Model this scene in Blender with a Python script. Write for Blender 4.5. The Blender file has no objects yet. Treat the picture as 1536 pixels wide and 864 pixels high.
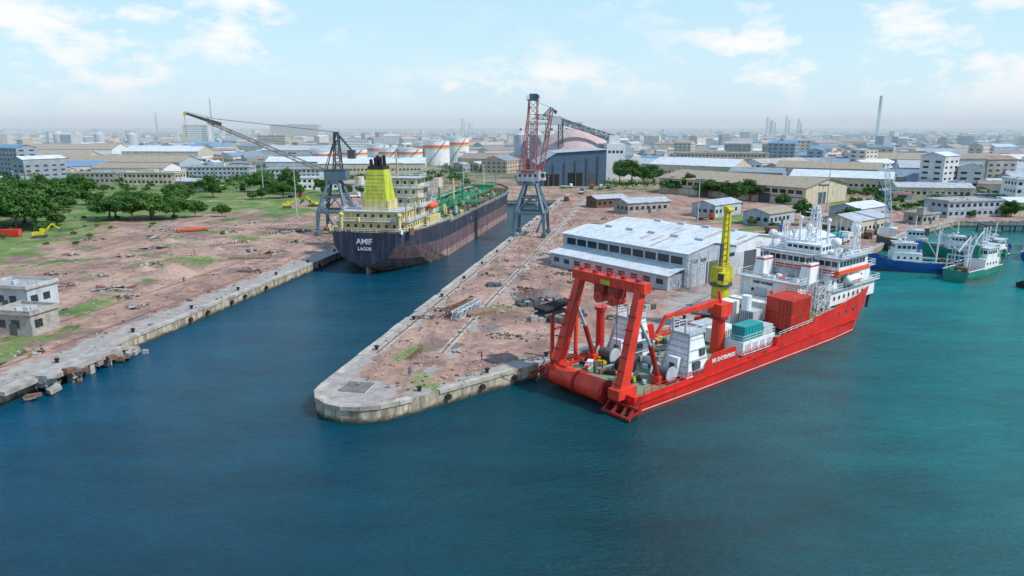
import bpy, bmesh, math, random
import numpy as np
from mathutils import Vector, Matrix
random.seed(7)
rnd=random.random
U=random.uniform
scene=bpy.context.scene
# ------------------------------------------------------------------ materials
MATS={}
def M(name,col,rough=.75,metal=0,var=.18,scale=.35,dirt=0.0,dcol=(.12,.08,.06),streak=False,bump=0.0,corr=None,spec=.4):
    if name in MATS: return MATS[name]
    m=bpy.data.materials.new(name); m.use_nodes=True
    nt=m.node_tree; N=nt.nodes; L=nt.links
    b=N['Principled BSDF']; b.inputs['Roughness'].default_value=rough; b.inputs['Metallic'].default_value=metal
    b.inputs['Specular IOR Level'].default_value=spec
    g=N.new('ShaderNodeNewGeometry')
    n=N.new('ShaderNodeTexNoise'); n.inputs['Scale'].default_value=scale; n.inputs['Detail'].default_value=4; n.inputs['Roughness'].default_value=.65
    L.new(g.outputs['Position'],n.inputs['Vector'])
    r=N.new('ShaderNodeValToRGB'); r.color_ramp.elements[0].position=.3; r.color_ramp.elements[1].position=.7
    r.color_ramp.elements[0].color=(*[c*(1-var) for c in col],1); r.color_ramp.elements[1].color=(*[min(1,c*(1+var)) for c in col],1)
    L.new(n.outputs['Fac'],r.inputs['Fac'])
    out=r.outputs['Color']
    if dirt>0:
        mp=N.new('ShaderNodeMapping'); mp.inputs['Scale'].default_value=(1,1,.12 if streak else 1)
        L.new(g.outputs['Position'],mp.inputs['Vector'])
        n2=N.new('ShaderNodeTexNoise'); n2.inputs['Scale'].default_value=.9 if streak else .5; n2.inputs['Detail'].default_value=5; n2.inputs['Roughness'].default_value=.72
        L.new(mp.outputs['Vector'],n2.inputs['Vector'])
        r2=N.new('ShaderNodeValToRGB'); r2.color_ramp.elements[0].position=.62-.25*dirt; r2.color_ramp.elements[1].position=.80-.2*dirt
        r2.color_ramp.elements[0].color=(0,0,0,1); r2.color_ramp.elements[1].color=(.85,.85,.85,1)
        L.new(n2.outputs['Fac'],r2.inputs['Fac'])
        mx=N.new('ShaderNodeMixRGB'); L.new(r2.outputs['Color'],mx.inputs['Fac']); L.new(out,mx.inputs['Color1']); mx.inputs['Color2'].default_value=(*dcol,1)
        out=mx.outputs['Color']
    L.new(out,b.inputs['Base Color'])
    if corr:
        tc=N.new('ShaderNodeTexCoord'); w=N.new('ShaderNodeTexWave'); w.inputs['Scale'].default_value=corr[1]; w.bands_direction=corr[0]
        L.new(tc.outputs['Object'],w.inputs['Vector']); bp=N.new('ShaderNodeBump'); bp.inputs['Strength'].default_value=.5; bp.inputs['Distance'].default_value=.08
        L.new(w.outputs['Fac'],bp.inputs['Height']); L.new(bp.outputs['Normal'],b.inputs['Normal'])
    elif bump>0:
        bp=N.new('ShaderNodeBump'); bp.inputs['Strength'].default_value=bump; bp.inputs['Distance'].default_value=.1
        L.new(n.outputs['Fac'],bp.inputs['Height']); L.new(bp.outputs['Normal'],b.inputs['Normal'])
    MATS[name]=m; return m
RED=M('red_ship_paint',(.60,.020,.014),.45,dirt=.5,dcol=(.27,.022,.018),streak=True,var=.2)
DRED=M('dark_red_paint',(.30,.018,.014),.6,dirt=.5)
FRED=M('a_frame_orange_red',(.66,.045,.022),.5,dirt=.5,dcol=(.30,.03,.02),streak=True,var=.18)
ORNG=M('orange_red_paint',(.74,.09,.03),.5,dirt=.2)
WHT=M('white_paint',(.72,.75,.77),.5,var=.08,dirt=.4,dcol=(.42,.34,.28),streak=True)
LGR=M('light_grey_paint',(.42,.47,.51),.6,dirt=.4,dcol=(.25,.2,.17),streak=True)
DGR=M('dark_grey_metal',(.07,.085,.095),.6,dirt=.3)
BLK=M('black_rubber',(.02,.02,.022),.8)
GLS=M('window_glass',(.02,.04,.055),.12,var=.3,spec=.6)
YEL=M('crane_yellow',(.54,.47,.02),.5,dirt=.5,dcol=(.20,.16,.04))
YGN=M('funnel_yellow_green',(.46,.52,.03),.5,dirt=.6,dcol=(.24,.24,.06),streak=True)
CRM=M('cream_paint',(.60,.52,.24),.6,dirt=.6,dcol=(.24,.15,.08),streak=True)
CRW=M('pale_cream_paint',(.62,.57,.42),.6,dirt=.7,dcol=(.25,.17,.11),streak=True)
TEAL=M('teal_paint',(.01,.27,.28),.5,dirt=.2)
CRED=M('container_red',(.52,.04,.025),.55,dirt=.3,dcol=(.25,.05,.03),corr=('X',1.3))
DKG=M('green_deck',(.13,.28,.16),.75,dirt=.8,dcol=(.25,.18,.14),scale=.5)
DKR=M('rusty_deck',(.24,.14,.10),.8,dirt=.6,dcol=(.06,.17,.10))
PGN=M('pipe_green',(.015,.22,.11),.55,dirt=.5,dcol=(.15,.1,.05))
NAVY=M('tanker_navy',(.018,.028,.055),.55,dirt=.6,dcol=(.10,.085,.10),streak=True)
MAUV=M('tanker_faded_hull',(.075,.068,.10),.65,dirt=.85,dcol=(.22,.12,.11),streak=True)
RBRN=M('tanker_boot_red',(.20,.075,.07),.7,dirt=.85,dcol=(.38,.33,.33),streak=True)
STL=M('crane_steel_blue',(.09,.16,.22),.6,dirt=.45,dcol=(.16,.11,.09))
PNK=M('lattice_faded_red',(.42,.11,.12),.6,dirt=.5,dcol=(.22,.15,.14))
BOOM=M('boom_grey_brown',(.22,.19,.17),.7,dirt=.4,dcol=(.35,.12,.08))
RST=M('rust',(.17,.09,.06),.9,var=.35,scale=1.5)
CNC=M('concrete',(.36,.34,.32),.85,var=.22,dirt=.6,dcol=(.20,.165,.145),bump=.4,scale=.8)
CNL=M('pale_concrete',(.43,.40,.36),.85,var=.2,dirt=.6,dcol=(.24,.20,.165),bump=.4,scale=.6)
WOOD=M('weathered_timber',(.24,.17,.12),.9,var=.35,scale=1.2)
RFW=M('white_metal_roof',(.58,.63,.67),.5,var=.12,dirt=.55,dcol=(.40,.40,.41),corr=('Y',1.0),scale=.2)
RFG=M('grey_metal_roof',(.40,.44,.49),.6,var=.15,dirt=.5,dcol=(.27,.22,.19),corr=('X',1.2))
RFB=M('tan_metal_roof',(.33,.275,.21),.7,var=.15,dirt=.5,dcol=(.2,.15,.11),corr=('X',1.0))
WLG=M('painted_wall_grey',(.38,.44,.50),.8,dirt=.45,dcol=(.25,.23,.22),streak=True)
WLC=M('painted_wall_cream',(.52,.47,.37),.8,dirt=.5,dcol=(.28,.21,.16),streak=True)
WLD=M('shaded_cladding',(.07,.13,.20),.6,dirt=.3,dcol=(.04,.07,.11),streak=True,corr=('X',.8))  # shade on the silo shed's front and left walls painted in as dark blue
WLW=M('white_cladding',(.64,.68,.72),.6,var=.08,dirt=.45,dcol=(.43,.42,.42),streak=True,corr=('X',.8))
PINK=M('silo_dome_roof',(.48,.37,.36),.7,dirt=.35,dcol=(.33,.24,.22))
BLU=M('boat_blue',(.01,.09,.32),.5,dirt=.3)
BGN=M('boat_green',(.02,.22,.16),.5,dirt=.4)
GRV=M('gravel',(.37,.26,.21),.95,var=.3,scale=2,bump=.6)
SKIN=M('skin',(.10,.05,.03),.6,var=.05); HAIR=M('hair',(.01,.01,.01),.8,var=.05)
TRS=M('trousers_navy',(.03,.04,.08),.9,var=.1); SHR=M('shirt_red',(.5,.05,.04),.9,var=.1); SHB=M('shirt_blue',(.06,.12,.35),.9,var=.1); SHO=M('overall_orange',(.7,.2,.03),.9,var=.1)

# ------------------------------------------------------------------ builder
class O:
    def __init__(s,name,loc=(0,0,0),rz=0.0):
        s.name=name; s.loc=loc; s.rz=rz; s.P={}; s.part('body')
    def part(s,n):
        if n not in s.P: s.P[n]=([],[],[],[],[])
        s.c=s.P[n]; return s
    def add(s,vs,fs,mat,smooth=False):
        V,F,MI,ML,SM=s.c; o=len(V); V.extend([tuple(v) for v in vs])
        if mat not in ML: ML.append(mat)
        k=ML.index(mat)
        for f in fs: F.append([i+o for i in f]); MI.append(k); SM.append(smooth)
    def box(s,x0,x1,y0,y1,z0,z1,mat):
        if x0>x1:x0,x1=x1,x0
        if y0>y1:y0,y1=y1,y0
        s.add([(x0,y0,z0),(x1,y0,z0),(x1,y1,z0),(x0,y1,z0),(x0,y0,z1),(x1,y0,z1),(x1,y1,z1),(x0,y1,z1)],
              [(0,3,2,1),(4,5,6,7),(0,1,5,4),(1,2,6,5),(2,3,7,6),(3,0,4,7)],mat)
    def rbox(s,c,sz,rz,mat,tilt=0):
        R=Matrix.Rotation(rz,3,'Z')@Matrix.Rotation(tilt,3,'Y'); hx,hy,hz=[a/2 for a in sz]; c=Vector(c)
        v=[c+R@Vector(p) for p in [(-hx,-hy,-hz),(hx,-hy,-hz),(hx,hy,-hz),(-hx,hy,-hz),(-hx,-hy,hz),(hx,-hy,hz),(hx,hy,hz),(-hx,hy,hz)]]
        s.add(v,[(0,3,2,1),(4,5,6,7),(0,1,5,4),(1,2,6,5),(2,3,7,6),(3,0,4,7)],mat)
    def frustum(s,x0,x1,y0,y1,z0,X0,X1,Y0,Y1,z1,mat):
        s.add([(x0,y0,z0),(x1,y0,z0),(x1,y1,z0),(x0,y1,z0),(X0,Y0,z1),(X1,Y0,z1),(X1,Y1,z1),(X0,Y1,z1)],
              [(0,3,2,1),(4,5,6,7),(0,1,5,4),(1,2,6,5),(2,3,7,6),(3,0,4,7)],mat)
    def beam(s,p,q,w,mat,h=None,w2=None,h2=None):
        p=Vector(p);q=Vector(q);d=(q-p)
        if d.length<1e-6:return
        d.normalize(); up=Vector((0,0,1)) if abs(d.z)<.95 else Vector((1,0,0))
        a=d.cross(up).normalized(); b=a.cross(d).normalized(); h=h or w; w2=w2 or w; h2=h2 or h
        v=[]
        for (c,W,H) in ((p,w,h),(q,w2,h2)):
            for sx,sy in ((-1,-1),(1,-1),(1,1),(-1,1)): v.append(c+a*sx*W/2+b*sy*H/2)
        s.add(v,[(0,1,2,3),(4,7,6,5),(0,4,5,1),(1,5,6,2),(2,6,7,3),(3,7,4,0)],mat)
    def cyl(s,p,q,r,mat,r2=None,n=12,caps=True):
        p=Vector(p);q=Vector(q);d=(q-p).normalized(); up=Vector((0,0,1)) if abs(d.z)<.95 else Vector((1,0,0))
        a=d.cross(up).normalized(); b=a.cross(d).normalized(); r2=r if r2 is None else r2
        v=[]
        for c,R in ((p,r),(q,r2)):
            for i in range(n):
                t=2*math.pi*i/n; v.append(c+(a*math.cos(t)+b*math.sin(t))*R)
        s.add(v,[(i,(i+1)%n,n+(i+1)%n,n+i) for i in range(n)],mat,True)
        if caps:
            s.add(v[:n],[list(range(n))[::-1]],mat); s.add(v[n:],[list(range(n))],mat)
    def sph(s,c,r,mat,n=10,m=6,zs=1.0,half=False):
        v=[];f=[]; c=Vector(c)
        for j in range(m+1):
            ph=(math.pi/2 if half else math.pi)*j/m
            for i in range(n):
                t=2*math.pi*i/n; v.append(c+Vector((math.sin(ph)*math.cos(t)*r,math.sin(ph)*math.sin(t)*r,math.cos(ph)*r*zs)))
        for j in range(m):
            for i in range(n): f.append((j*n+i,(j+1)*n+i,(j+1)*n+(i+1)%n,j*n+(i+1)%n))
        s.add(v,f,mat,True)
    def lattice(s,p,q,w0,w1,n,mat,t=.18,t2=None):
        p=Vector(p);q=Vector(q);d=(q-p).normalized(); up=Vector((0,0,1)) if abs(d.z)<.9 else Vector((0,1,0))
        a=d.cross(up).normalized(); b=a.cross(d).normalized(); t2=t2 or t*.6
        R=[]
        for i in range(n+1):
            k=i/n; c=p.lerp(q,k); w=(w0+(w1-w0)*k)/2
            R.append([c+a*w*sx+b*w*sy for sx,sy in ((-1,-1),(1,-1),(1,1),(-1,1))])
        for j in range(4): s.beam(R[0][j],R[n][j],t,mat)
        for i in range(n):
            for j in range(4):
                k=(j+1)%4
                s.beam(R[i+1][j],R[i+1][k],t2,mat)
                if i%2: s.beam(R[i][j],R[i+1][k],t2,mat)
                else: s.beam(R[i][k],R[i+1][j],t2,mat)
    def rail(s,pts,mat,h=1.0,step=1.8,t=.06):
        for p,q in zip(pts[:-1],pts[1:]):
            p=Vector(p);q=Vector(q);n=max(1,int((q-p).length/step))
            for k in (1.0,.5): s.beam(p+Vector((0,0,h*k)),q+Vector((0,0,h*k)),t,mat)
            for i in range(n+1):
                c=p.lerp(q,i/n); s.beam(c,c+Vector((0,0,h)),t,mat)
    def railrect(s,x0,x1,y0,y1,z,mat,**k):
        s.rail([(x0,y0,z),(x1,y0,z),(x1,y1,z),(x0,y1,z),(x0,y0,z)],mat,**k)
    def gable(s,x0,x1,y0,y1,z0,ze,zr,wm,rm,axis='x',ov=.5):
        if axis=='x':
            ym=(y0+y1)/2
            s.add([(x0,y0,z0),(x1,y0,z0),(x1,y1,z0),(x0,y1,z0),(x0,y0,ze),(x1,y0,ze),(x1,y1,ze),(x0,y1,ze),(x0,ym,zr),(x1,ym,zr)],
              [(0,1,5,4),(2,3,7,6),(1,2,6,9,5),(3,0,4,8,7)],wm)
            k=(zr-ze)/(ym-y0)*ov
            for sg,ya in ((-1,y0),(1,y1)):
                e=ya+sg*ov
                t=[(x0-ov,e,ze-k+.06),(x1+ov,e,ze-k+.06),(x1+ov,ym,zr+.06),(x0-ov,ym,zr+.06)]
                t+= [(a,b,c+.14) for a,b,c in t]
                s.add(t,[(0,1,2,3),(4,5,6,7),(0,1,5,4),(1,2,6,5),(2,3,7,6),(3,0,4,7)],rm)
        else:
            xm=(x0+x1)/2
            s.add([(x0,y0,z0),(x1,y0,z0),(x1,y1,z0),(x0,y1,z0),(x0,y0,ze),(x1,y0,ze),(x1,y1,ze),(x0,y1,ze),(xm,y0,zr),(xm,y1,zr)],
              [(0,1,5,8,4),(2,3,7,9,6),(1,2,6,5),(3,0,4,7)],wm)
            k=(zr-ze)/(xm-x0)*ov
            for sg,xa in ((-1,x0),(1,x1)):
                e=xa+sg*ov
                t=[(e,y0-ov,ze-k+.06),(e,y1+ov,ze-k+.06),(xm,y1+ov,zr+.06),(xm,y0-ov,zr+.06)]
                t+= [(a,b,c+.14) for a,b,c in t]
                s.add(t,[(0,1,2,3),(4,5,6,7),(0,1,5,4),(1,2,6,5),(2,3,7,6),(3,0,4,7)],rm)
    def done(s):
        parts={k:v for k,v in s.P.items() if v[0]}
        root=None
        if len(parts)>1:
            root=bpy.data.objects.new(s.name,None); scene.collection.objects.link(root)
            root.location=s.loc; root.rotation_euler=(0,0,s.rz); root.empty_display_size=.5
        for k,(V,F,MI,ML,SM) in parts.items():
            me=bpy.data.meshes.new(k if root else s.name); me.from_pydata(V,[],F)
            for m in ML: me.materials.append(m)
            me.polygons.foreach_set('material_index',MI); me.polygons.foreach_set('use_smooth',SM)
            me.update()
            ob=bpy.data.objects.new(k if root else s.name,me); scene.collection.objects.link(ob)
            if root: ob.parent=root
            else: ob.location=s.loc; ob.rotation_euler=(0,0,s.rz)
            s.ob=ob
        if root: s.ob=root
        return s.ob
def text_child(parent,name,txt,size,loc,rot,mat):
    c=bpy.data.curves.new(name,'FONT'); c.body=txt; c.size=size; c.extrude=.03; c.offset=.02; c.align_x='CENTER'; c.materials.append(mat)
    o=bpy.data.objects.new(name,c); scene.collection.objects.link(o); o.parent=parent; o.location=loc; o.rotation_euler=rot
    return o
def windows(o,p,d,n,w,h,gap,mat=GLS,nrm=None,proud=.04):
    for i in range(n):
        a=i*(w+gap); x=p[0]+d[0]*a; y=p[1]+d[1]*a; x2=x+d[0]*w; y2=y+d[1]*w
        v=[(x+nrm[0]*proud,y+nrm[1]*proud,p[2]),(x2+nrm[0]*proud,y2+nrm[1]*proud,p[2]),(x2+nrm[0]*proud,y2+nrm[1]*proud,p[2]+h),(x+nrm[0]*proud,y+nrm[1]*proud,p[2]+h)]
        v+=[(x-nrm[0]*.05,y-nrm[1]*.05,p[2]),(x2-nrm[0]*.05,y2-nrm[1]*.05,p[2]),(x2-nrm[0]*.05,y2-nrm[1]*.05,p[2]+h),(x-nrm[0]*.05,y-nrm[1]*.05,p[2]+h)]
        o.add(v,[(0,1,2,3),(0,1,5,4),(1,2,6,5),(2,3,7,6),(3,0,4,7)],mat)
G=2.5 # land level
# ------------------------------------------------------------------ land
poly=[(-15000,-200),(-136.1,-200),(-55.1,224),(-24.5,384),(25.6,384),(-28.1,111.8),(-29.8,103),(-30.1,99.5),(-29.3,96.8),(-27.4,94.8),(-24.9,93.6),(-22,93.3),(-19.2,93.9),(-16.6,95.4),(-15.0,96.7),
      (100,189.7),(109,214),(150,262),(190,296),(400,302),(15000,330)]
bm=bmesh.new()
def addpoly(pts):
    vs=[bm.verts.new((x,y,G)) for x,y in pts]; f=bm.faces.new(vs); f.normal_update()
    if f.normal.z<0: f.normal_flip(); f.normal_update()
    bmesh.ops.triangulate(bm,faces=[f],ngon_method='EAR_CLIP')
addpoly([(-15000,-200),(-136.1,-200),(-55.1,224),(-24.5,384),(-15000,384)])
addpoly([(25.6,384),(-28.1,111.8),(3.654,111.8),(100,189.7),(109,214),(109,384)])
addpoly([(109,384),(109,214),(150,262),(150,384)])
addpoly([(150,384),(150,262),(190,296),(190,384)])
addpoly([(190,384),(190,296),(400,302),(400,384)])
addpoly([(-28.1,111.8),(-29.8,103),(-30.1,99.5),(-29.3,96.8),(-27.4,94.8),(-24.9,93.6),(-22,93.3),(-19.2,93.9),(-16.6,95.4),(-15.0,96.7),(3.654,111.8)])
addpoly([(400,302),(15000,330),(15000,384),(400,384)])
addpoly([(-15000,384),(15000,384),(15000,15000),(-15000,15000)])
for x in np.arange(-260,300,3.0):
    bmesh.ops.bisect_plane(bm,geom=bm.verts[:]+bm.edges[:]+bm.faces[:],plane_co=(float(x)+.013,0,0),plane_no=(1,0,0),dist=1e-4)
for y in list(np.arange(60,420,3.0))+list(range(420,700,12)):
    bmesh.ops.bisect_plane(bm,geom=bm.verts[:]+bm.edges[:]+bm.faces[:],plane_co=(0,float(y)+.017,0),plane_no=(0,1,0),dist=1e-4)
for f in bm.faces:
    f.normal_update()
    if f.normal.z<0: f.normal_flip()
me=bpy.data.meshes.new('ground'); bm.to_mesh(me); bm.free()
ground=bpy.data.objects.new('ground',me); scene.collection.objects.link(ground)
co=np.empty(len(me.vertices)*3); me.vertices.foreach_get('co',co); co=co.reshape(-1,3); X,Y=co[:,0],co[:,1]
def sm(v,a,b): t=np.clip((v-a)/(b-a),0,1); return t*t*(3-2*t)
def blob(cx,cy,rx,ry,rot=0):
    c,s_=math.cos(rot),math.sin(rot); dx=X-cx; dy=Y-cy; u=(dx*c+dy*s_)/rx; v=(-dx*s_+dy*c)/ry
    return np.clip(1.25-np.sqrt(u*u+v*v),0,1)
lq=-55.1+.191*(Y-224)
pl=-28.1+.1973*(Y-111.8)
offL=lq-X; offP=X-pl
dq=-( (X+15)*.629-(Y-96.7)*.777)
gl=np.interp(Y,[0,150,188,231,290,318,345,390,460,560],[-135,-138,-142,-148,-154,-134,-108,-98,-90,-60])
grass=sm(gl-X,-16,22)*(Y>100)*.78
grass=np.maximum(grass,.62*blob(-14,106,9,10)); grass=np.maximum(grass,.55*blob(-18,120,6,12)); grass=np.maximum(grass,.5*blob(0,150,8,20,-1.3))
grass=np.maximum(grass,.8*blob(-96,148,9,14)); grass=np.maximum(grass,.55*blob(-95,120,20,30)); grass=np.maximum(grass,.8*blob(-103,330,25,40)); 
grass=np.maximum(grass,.75*blob(100,300,25,60)); grass=np.maximum(grass,.8*blob(190,360,60,40)); grass=np.maximum(grass,.6*blob(80,470,60,60))
grass=np.maximum(grass,.45*(Y>420)); grass=np.maximum(grass,.8*blob(-150,600,120,60))
grass=np.maximum(grass,.42*(X<-40)*(Y<420)*sm(offL,12,30))
conc=np.maximum(sm(offL,10,5)*sm(offL,-3,0)*(X<-20)*(Y<400)*.8, sm(offP,5,3)*(offP>-1)*(Y<400)*.9)
conc=np.maximum(conc,.85*sm(dq,5,2.5)*(dq>-1)*(X>-16)*(X<105)*(Y<210))
conc=np.maximum(conc,blob(-23,99,8,8)); 
conc=np.maximum(conc,sm(np.abs(offP-15.3),1.6,.7)*(Y<420)*(Y>106)*.9)
conc=np.maximum(conc,sm(np.abs(offL-22),2.0,1.0)*.5*(Y<400))
conc=np.maximum(conc,.8*blob(60,170,60,14,.68))
wet=np.maximum(1.2*blob(6,160,9,13,.2),1.0*blob(17,150,6,4)); wet=np.maximum(wet,1.0*blob(2,182,4,9,-.2))
wet=np.maximum(wet,.95*blob(-80,140,3,14,-.2)); wet=np.maximum(wet,.95*blob(-5,135,4,5)); wet=np.maximum(wet,.9*blob(-11,123,3,6)); wet=np.maximum(wet,.9*blob(14,205,5,7))
city=sm(Y,430,620)
city=np.maximum(city,sm(X,190,230)*sm(Y,300,330))
for nme,arr in (('grass',grass),('conc',conc),('wet',wet),('city',city)):
    a=me.attributes.new(nme,'FLOAT','POINT'); a.data.foreach_set('value',arr.astype(np.float32))
m=bpy.data.materials.new('dusty_ground'); m.use_nodes=True; nt=m.node_tree; N=nt.nodes; L=nt.links; b=N['Principled BSDF']
geo=N.new('ShaderNodeNewGeometry')
def noise(sc,det=5,ro=.65,vec=None,stretch=None):
    n=N.new('ShaderNodeTexNoise'); n.inputs['Scale'].default_value=sc; n.inputs['Detail'].default_value=det; n.inputs['Roughness'].default_value=ro
    v=vec or geo.outputs['Position']
    if stretch:
        mp=N.new('ShaderNodeMapping'); mp.inputs['Rotation'].default_value=(0,0,stretch[0]); mp.inputs['Scale'].default_value=stretch[1]; L.new(v,mp.inputs['Vector']); v=mp.outputs['Vector']
    L.new(v,n.inputs['Vector']); return n.outputs['Fac']
def ramp(f,els):
    r=N.new('ShaderNodeValToRGB'); cr=r.color_ramp
    while len(cr.elements)<len(els): cr.elements.new(.5)
    for e,(p,c) in zip(cr.elements,els):
        e.position=p; e.color=(*c,1) if not isinstance(c,(int,float)) else (c,c,c,1)
    L.new(f,r.inputs['Fac']); return r.outputs['Color']
def mix(f,a,bb,mode='MIX'):
    x=N.new('ShaderNodeMixRGB'); x.blend_type=mode
    for i,v in ((0,f),(1,a),(2,bb)):
        if hasattr(v,'links'): L.new(v,x.inputs[i])
        elif i==0: x.inputs[0].default_value=v
        else: x.inputs[i].default_value=(*v,1)
    return x.outputs[0]
def math_(op,a,bb):
    x=N.new('ShaderNodeMath'); x.operation=op
    for i,v in ((0,a),(1,bb)):
        if hasattr(v,'links'): L.new(v,x.inputs[i])
        else: x.inputs[i].default_value=v
    return x.outputs[0]
def attr(n):
    a=N.new('ShaderNodeAttribute'); a.attribute_name=n; return a.outputs['Fac']
soil=ramp(noise(.03,7,.62),[(.3,(.23,.135,.105)),(.43,(.32,.190,.148)),(.56,(.42,.27,.215)),(.72,(.36,.27,.235))])
fine=ramp(noise(.5,7,.75),[(.3,.5),(.5,.97),(.7,1.38)])
soil=mix(.85,soil,fine,'MULTIPLY')
trk=ramp(noise(.35,4,.6,stretch=(math.radians(-11),(1,.05,1))),[(.5,1.0),(.64,.62),(.7,1.0)])
soil=mix(.7,soil,trk,'MULTIPLY')
stain=ramp(noise(.11,6,.7),[(.49,0.0),(.62,.85)]); soil=mix(stain,soil,(.15,.098,.08))
vegf=ramp(math_('ADD',attr('grass'),math_('MULTIPLY',math_('SUBTRACT',noise(.07,7,.75),.5),2.4)),[(.5,0.0),(.66,1.0)])
vegc=ramp(noise(.06,7,.8),[(.34,(.04,.09,.018)),(.47,(.085,.155,.03)),(.58,(.16,.22,.06)),(.66,(.26,.22,.11)),(.75,(.34,.25,.16))])
conf=ramp(math_('ADD',attr('conc'),math_('MULTIPLY',math_('SUBTRACT',noise(.25,7,.75),.5),1.4)),[(.48,0.0),(.62,1.0)])
conc_c=ramp(noise(.6,7,.7),[(.3,(.21,.19,.175)),(.55,(.34,.31,.29)),(.75,(.44,.40,.375))])
cityc=ramp(noise(.02,7,.75),[(.35,(.05,.10,.04)),(.50,(.11,.15,.07)),(.58,(.24,.21,.18)),(.7,(.33,.29,.26))])
c=mix(conf,soil,conc_c); c=mix(vegf,c,vegc); c=mix(math_('MULTIPLY',attr('city'),.85),c,cityc)
wetf=ramp(math_('ADD',attr('wet'),math_('MULTIPLY',math_('SUBTRACT',noise(.22,4,.6),.5),1.5)),[(.6,0.0),(.68,1.0)])
c=mix(wetf,c,(.14,.07,.055)); L.new(c,b.inputs['Base Color'])
L.new(ramp(wetf,[(0,.92),(1,.10)]),b.inputs['Roughness'])
bp=N.new('ShaderNodeBump'); bp.inputs['Strength'].default_value=.7; bp.inputs['Distance'].default_value=.35
L.new(math_('MULTIPLY',noise(.8,6,.7),math_('SUBTRACT',1.0,wetf)),bp.inputs['Height']); L.new(bp.outputs['Normal'],b.inputs['Normal'])
me.materials.append(m)
# ------------------------------------------------------------------ water
m=bpy.data.materials.new('harbour_water'); m.use_nodes=True; nt=m.node_tree; N=nt.nodes; L=nt.links; b=N['Principled BSDF']
geo=N.new('ShaderNodeNewGeometry')
sx=N.new('ShaderNodeSeparateXYZ'); L.new(geo.outputs['Position'],sx.inputs[0])
g1=N.new('ShaderNodeMapRange'); g1.inputs[1].default_value=-85; g1.inputs[2].default_value=105; L.new(sx.outputs['X'],g1.inputs[0])
big=noise(.012,3,.6)
f=math_('ADD',g1.outputs[0],math_('MULTIPLY',math_('SUBTRACT',big,.5),.5))
wc=ramp(f,[(0.0,(.0,.072,.140)),(.28,(.0,.052,.088)),(.52,(.0,.052,.066)),(.74,(.0,.105,.118)),(1.0,(.0,.185,.190))])
# water colour darkened towards low y
g2=N.new('ShaderNodeMapRange'); g2.inputs[1].default_value=45; g2.inputs[2].default_value=95; g2.inputs[3].default_value=.72; g2.inputs[4].default_value=1.0; L.new(sx.outputs['Y'],g2.inputs[0])
wc=mix(1.0,wc,g2.outputs[0],'MULTIPLY')
pat=ramp(noise(.05,5,.7,stretch=(.3,(1,2.2,1))),[(.35,.72),(.65,1.25)])
wc=mix(.75,wc,pat,'MULTIPLY')
rp=noise(1.5,4,.75,stretch=(.5,(1,2.0,1)))
wc=mix(.8,wc,ramp(rp,[(.35,.72),(.60,1.15),(.74,1.7)]),'MULTIPLY')  # bright ripple crests and dark troughs painted into the base colour
L.new(wc,b.inputs['Base Color']); b.inputs['Roughness'].default_value=.09; b.inputs['IOR'].default_value=1.33; b.inputs['Specular IOR Level'].default_value=.42
h=math_('ADD',math_('MULTIPLY',rp,.5),math_('MULTIPLY',noise(.4,2,.6,stretch=(-.3,(1,1.6,1))),.7))
bp=N.new('ShaderNodeBump'); bp.inputs['Strength'].default_value=.85; bp.inputs['Distance'].default_value=.6
L.new(h,bp.inputs['Height']); L.new(bp.outputs['Normal'],b.inputs['Normal'])
me=bpy.data.meshes.new('water'); me.from_pydata([(-15000,-3000,0),(15000,-3000,0),(15000,14000,0),(-15000,14000,0)],[],[(0,1,2,3)]); me.materials.append(m)
scene.collection.objects.link(bpy.data.objects.new('water',me))
# quay walls
QW=bpy.data.materials.new('stained_quay_wall'); QW.use_nodes=True; nt=QW.node_tree; N=nt.nodes; L=nt.links; b=N['Principled BSDF']
geo=N.new('ShaderNodeNewGeometry'); sx=N.new('ShaderNodeSeparateXYZ'); L.new(geo.outputs['Position'],sx.inputs[0])
base=ramp(noise(.7,6,.7),[(.3,(.32,.27,.20)),(.55,(.52,.46,.35)),(.7,(.62,.56,.46))])
stk=ramp(noise(1.0,6,.7,stretch=(0,(1,1,.12))),[(.42,0.0),(.6,.85)]); base=mix(stk,base,(.16,.12,.09))
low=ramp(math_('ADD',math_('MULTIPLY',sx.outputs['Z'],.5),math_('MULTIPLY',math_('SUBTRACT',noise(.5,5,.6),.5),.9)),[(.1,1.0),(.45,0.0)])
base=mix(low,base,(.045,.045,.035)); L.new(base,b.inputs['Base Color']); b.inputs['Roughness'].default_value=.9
bp=N.new('ShaderNodeBump'); bp.inputs['Strength'].default_value=.7; bp.inputs['Distance'].default_value=.2; L.new(noise(.9,6,.7),bp.inputs['Height']); L.new(bp.outputs['Normal'],b.inputs['Normal'])
o=O('quay_wall')
pp=poly[1:20]
def offset(p,q):
    d=Vector((q[0]-p[0],q[1]-p[1])).normalized(); return Vector((d.y,-d.x))
for i,(p,q) in enumerate(zip(pp[:-1],pp[1:])):
    n=max(1,int(math.dist(p,q)/6)) if math.dist(p,q)<800 else 40
    for k in range(n):
        a=(p[0]+(q[0]-p[0])*k/n,p[1]+(q[1]-p[1])*k/n); c2=(p[0]+(q[0]-p[0])*(k+1)/n,p[1]+(q[1]-p[1])*(k+1)/n)
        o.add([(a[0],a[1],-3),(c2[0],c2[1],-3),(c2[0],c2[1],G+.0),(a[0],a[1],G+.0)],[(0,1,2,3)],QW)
o.part('cope')
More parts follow.
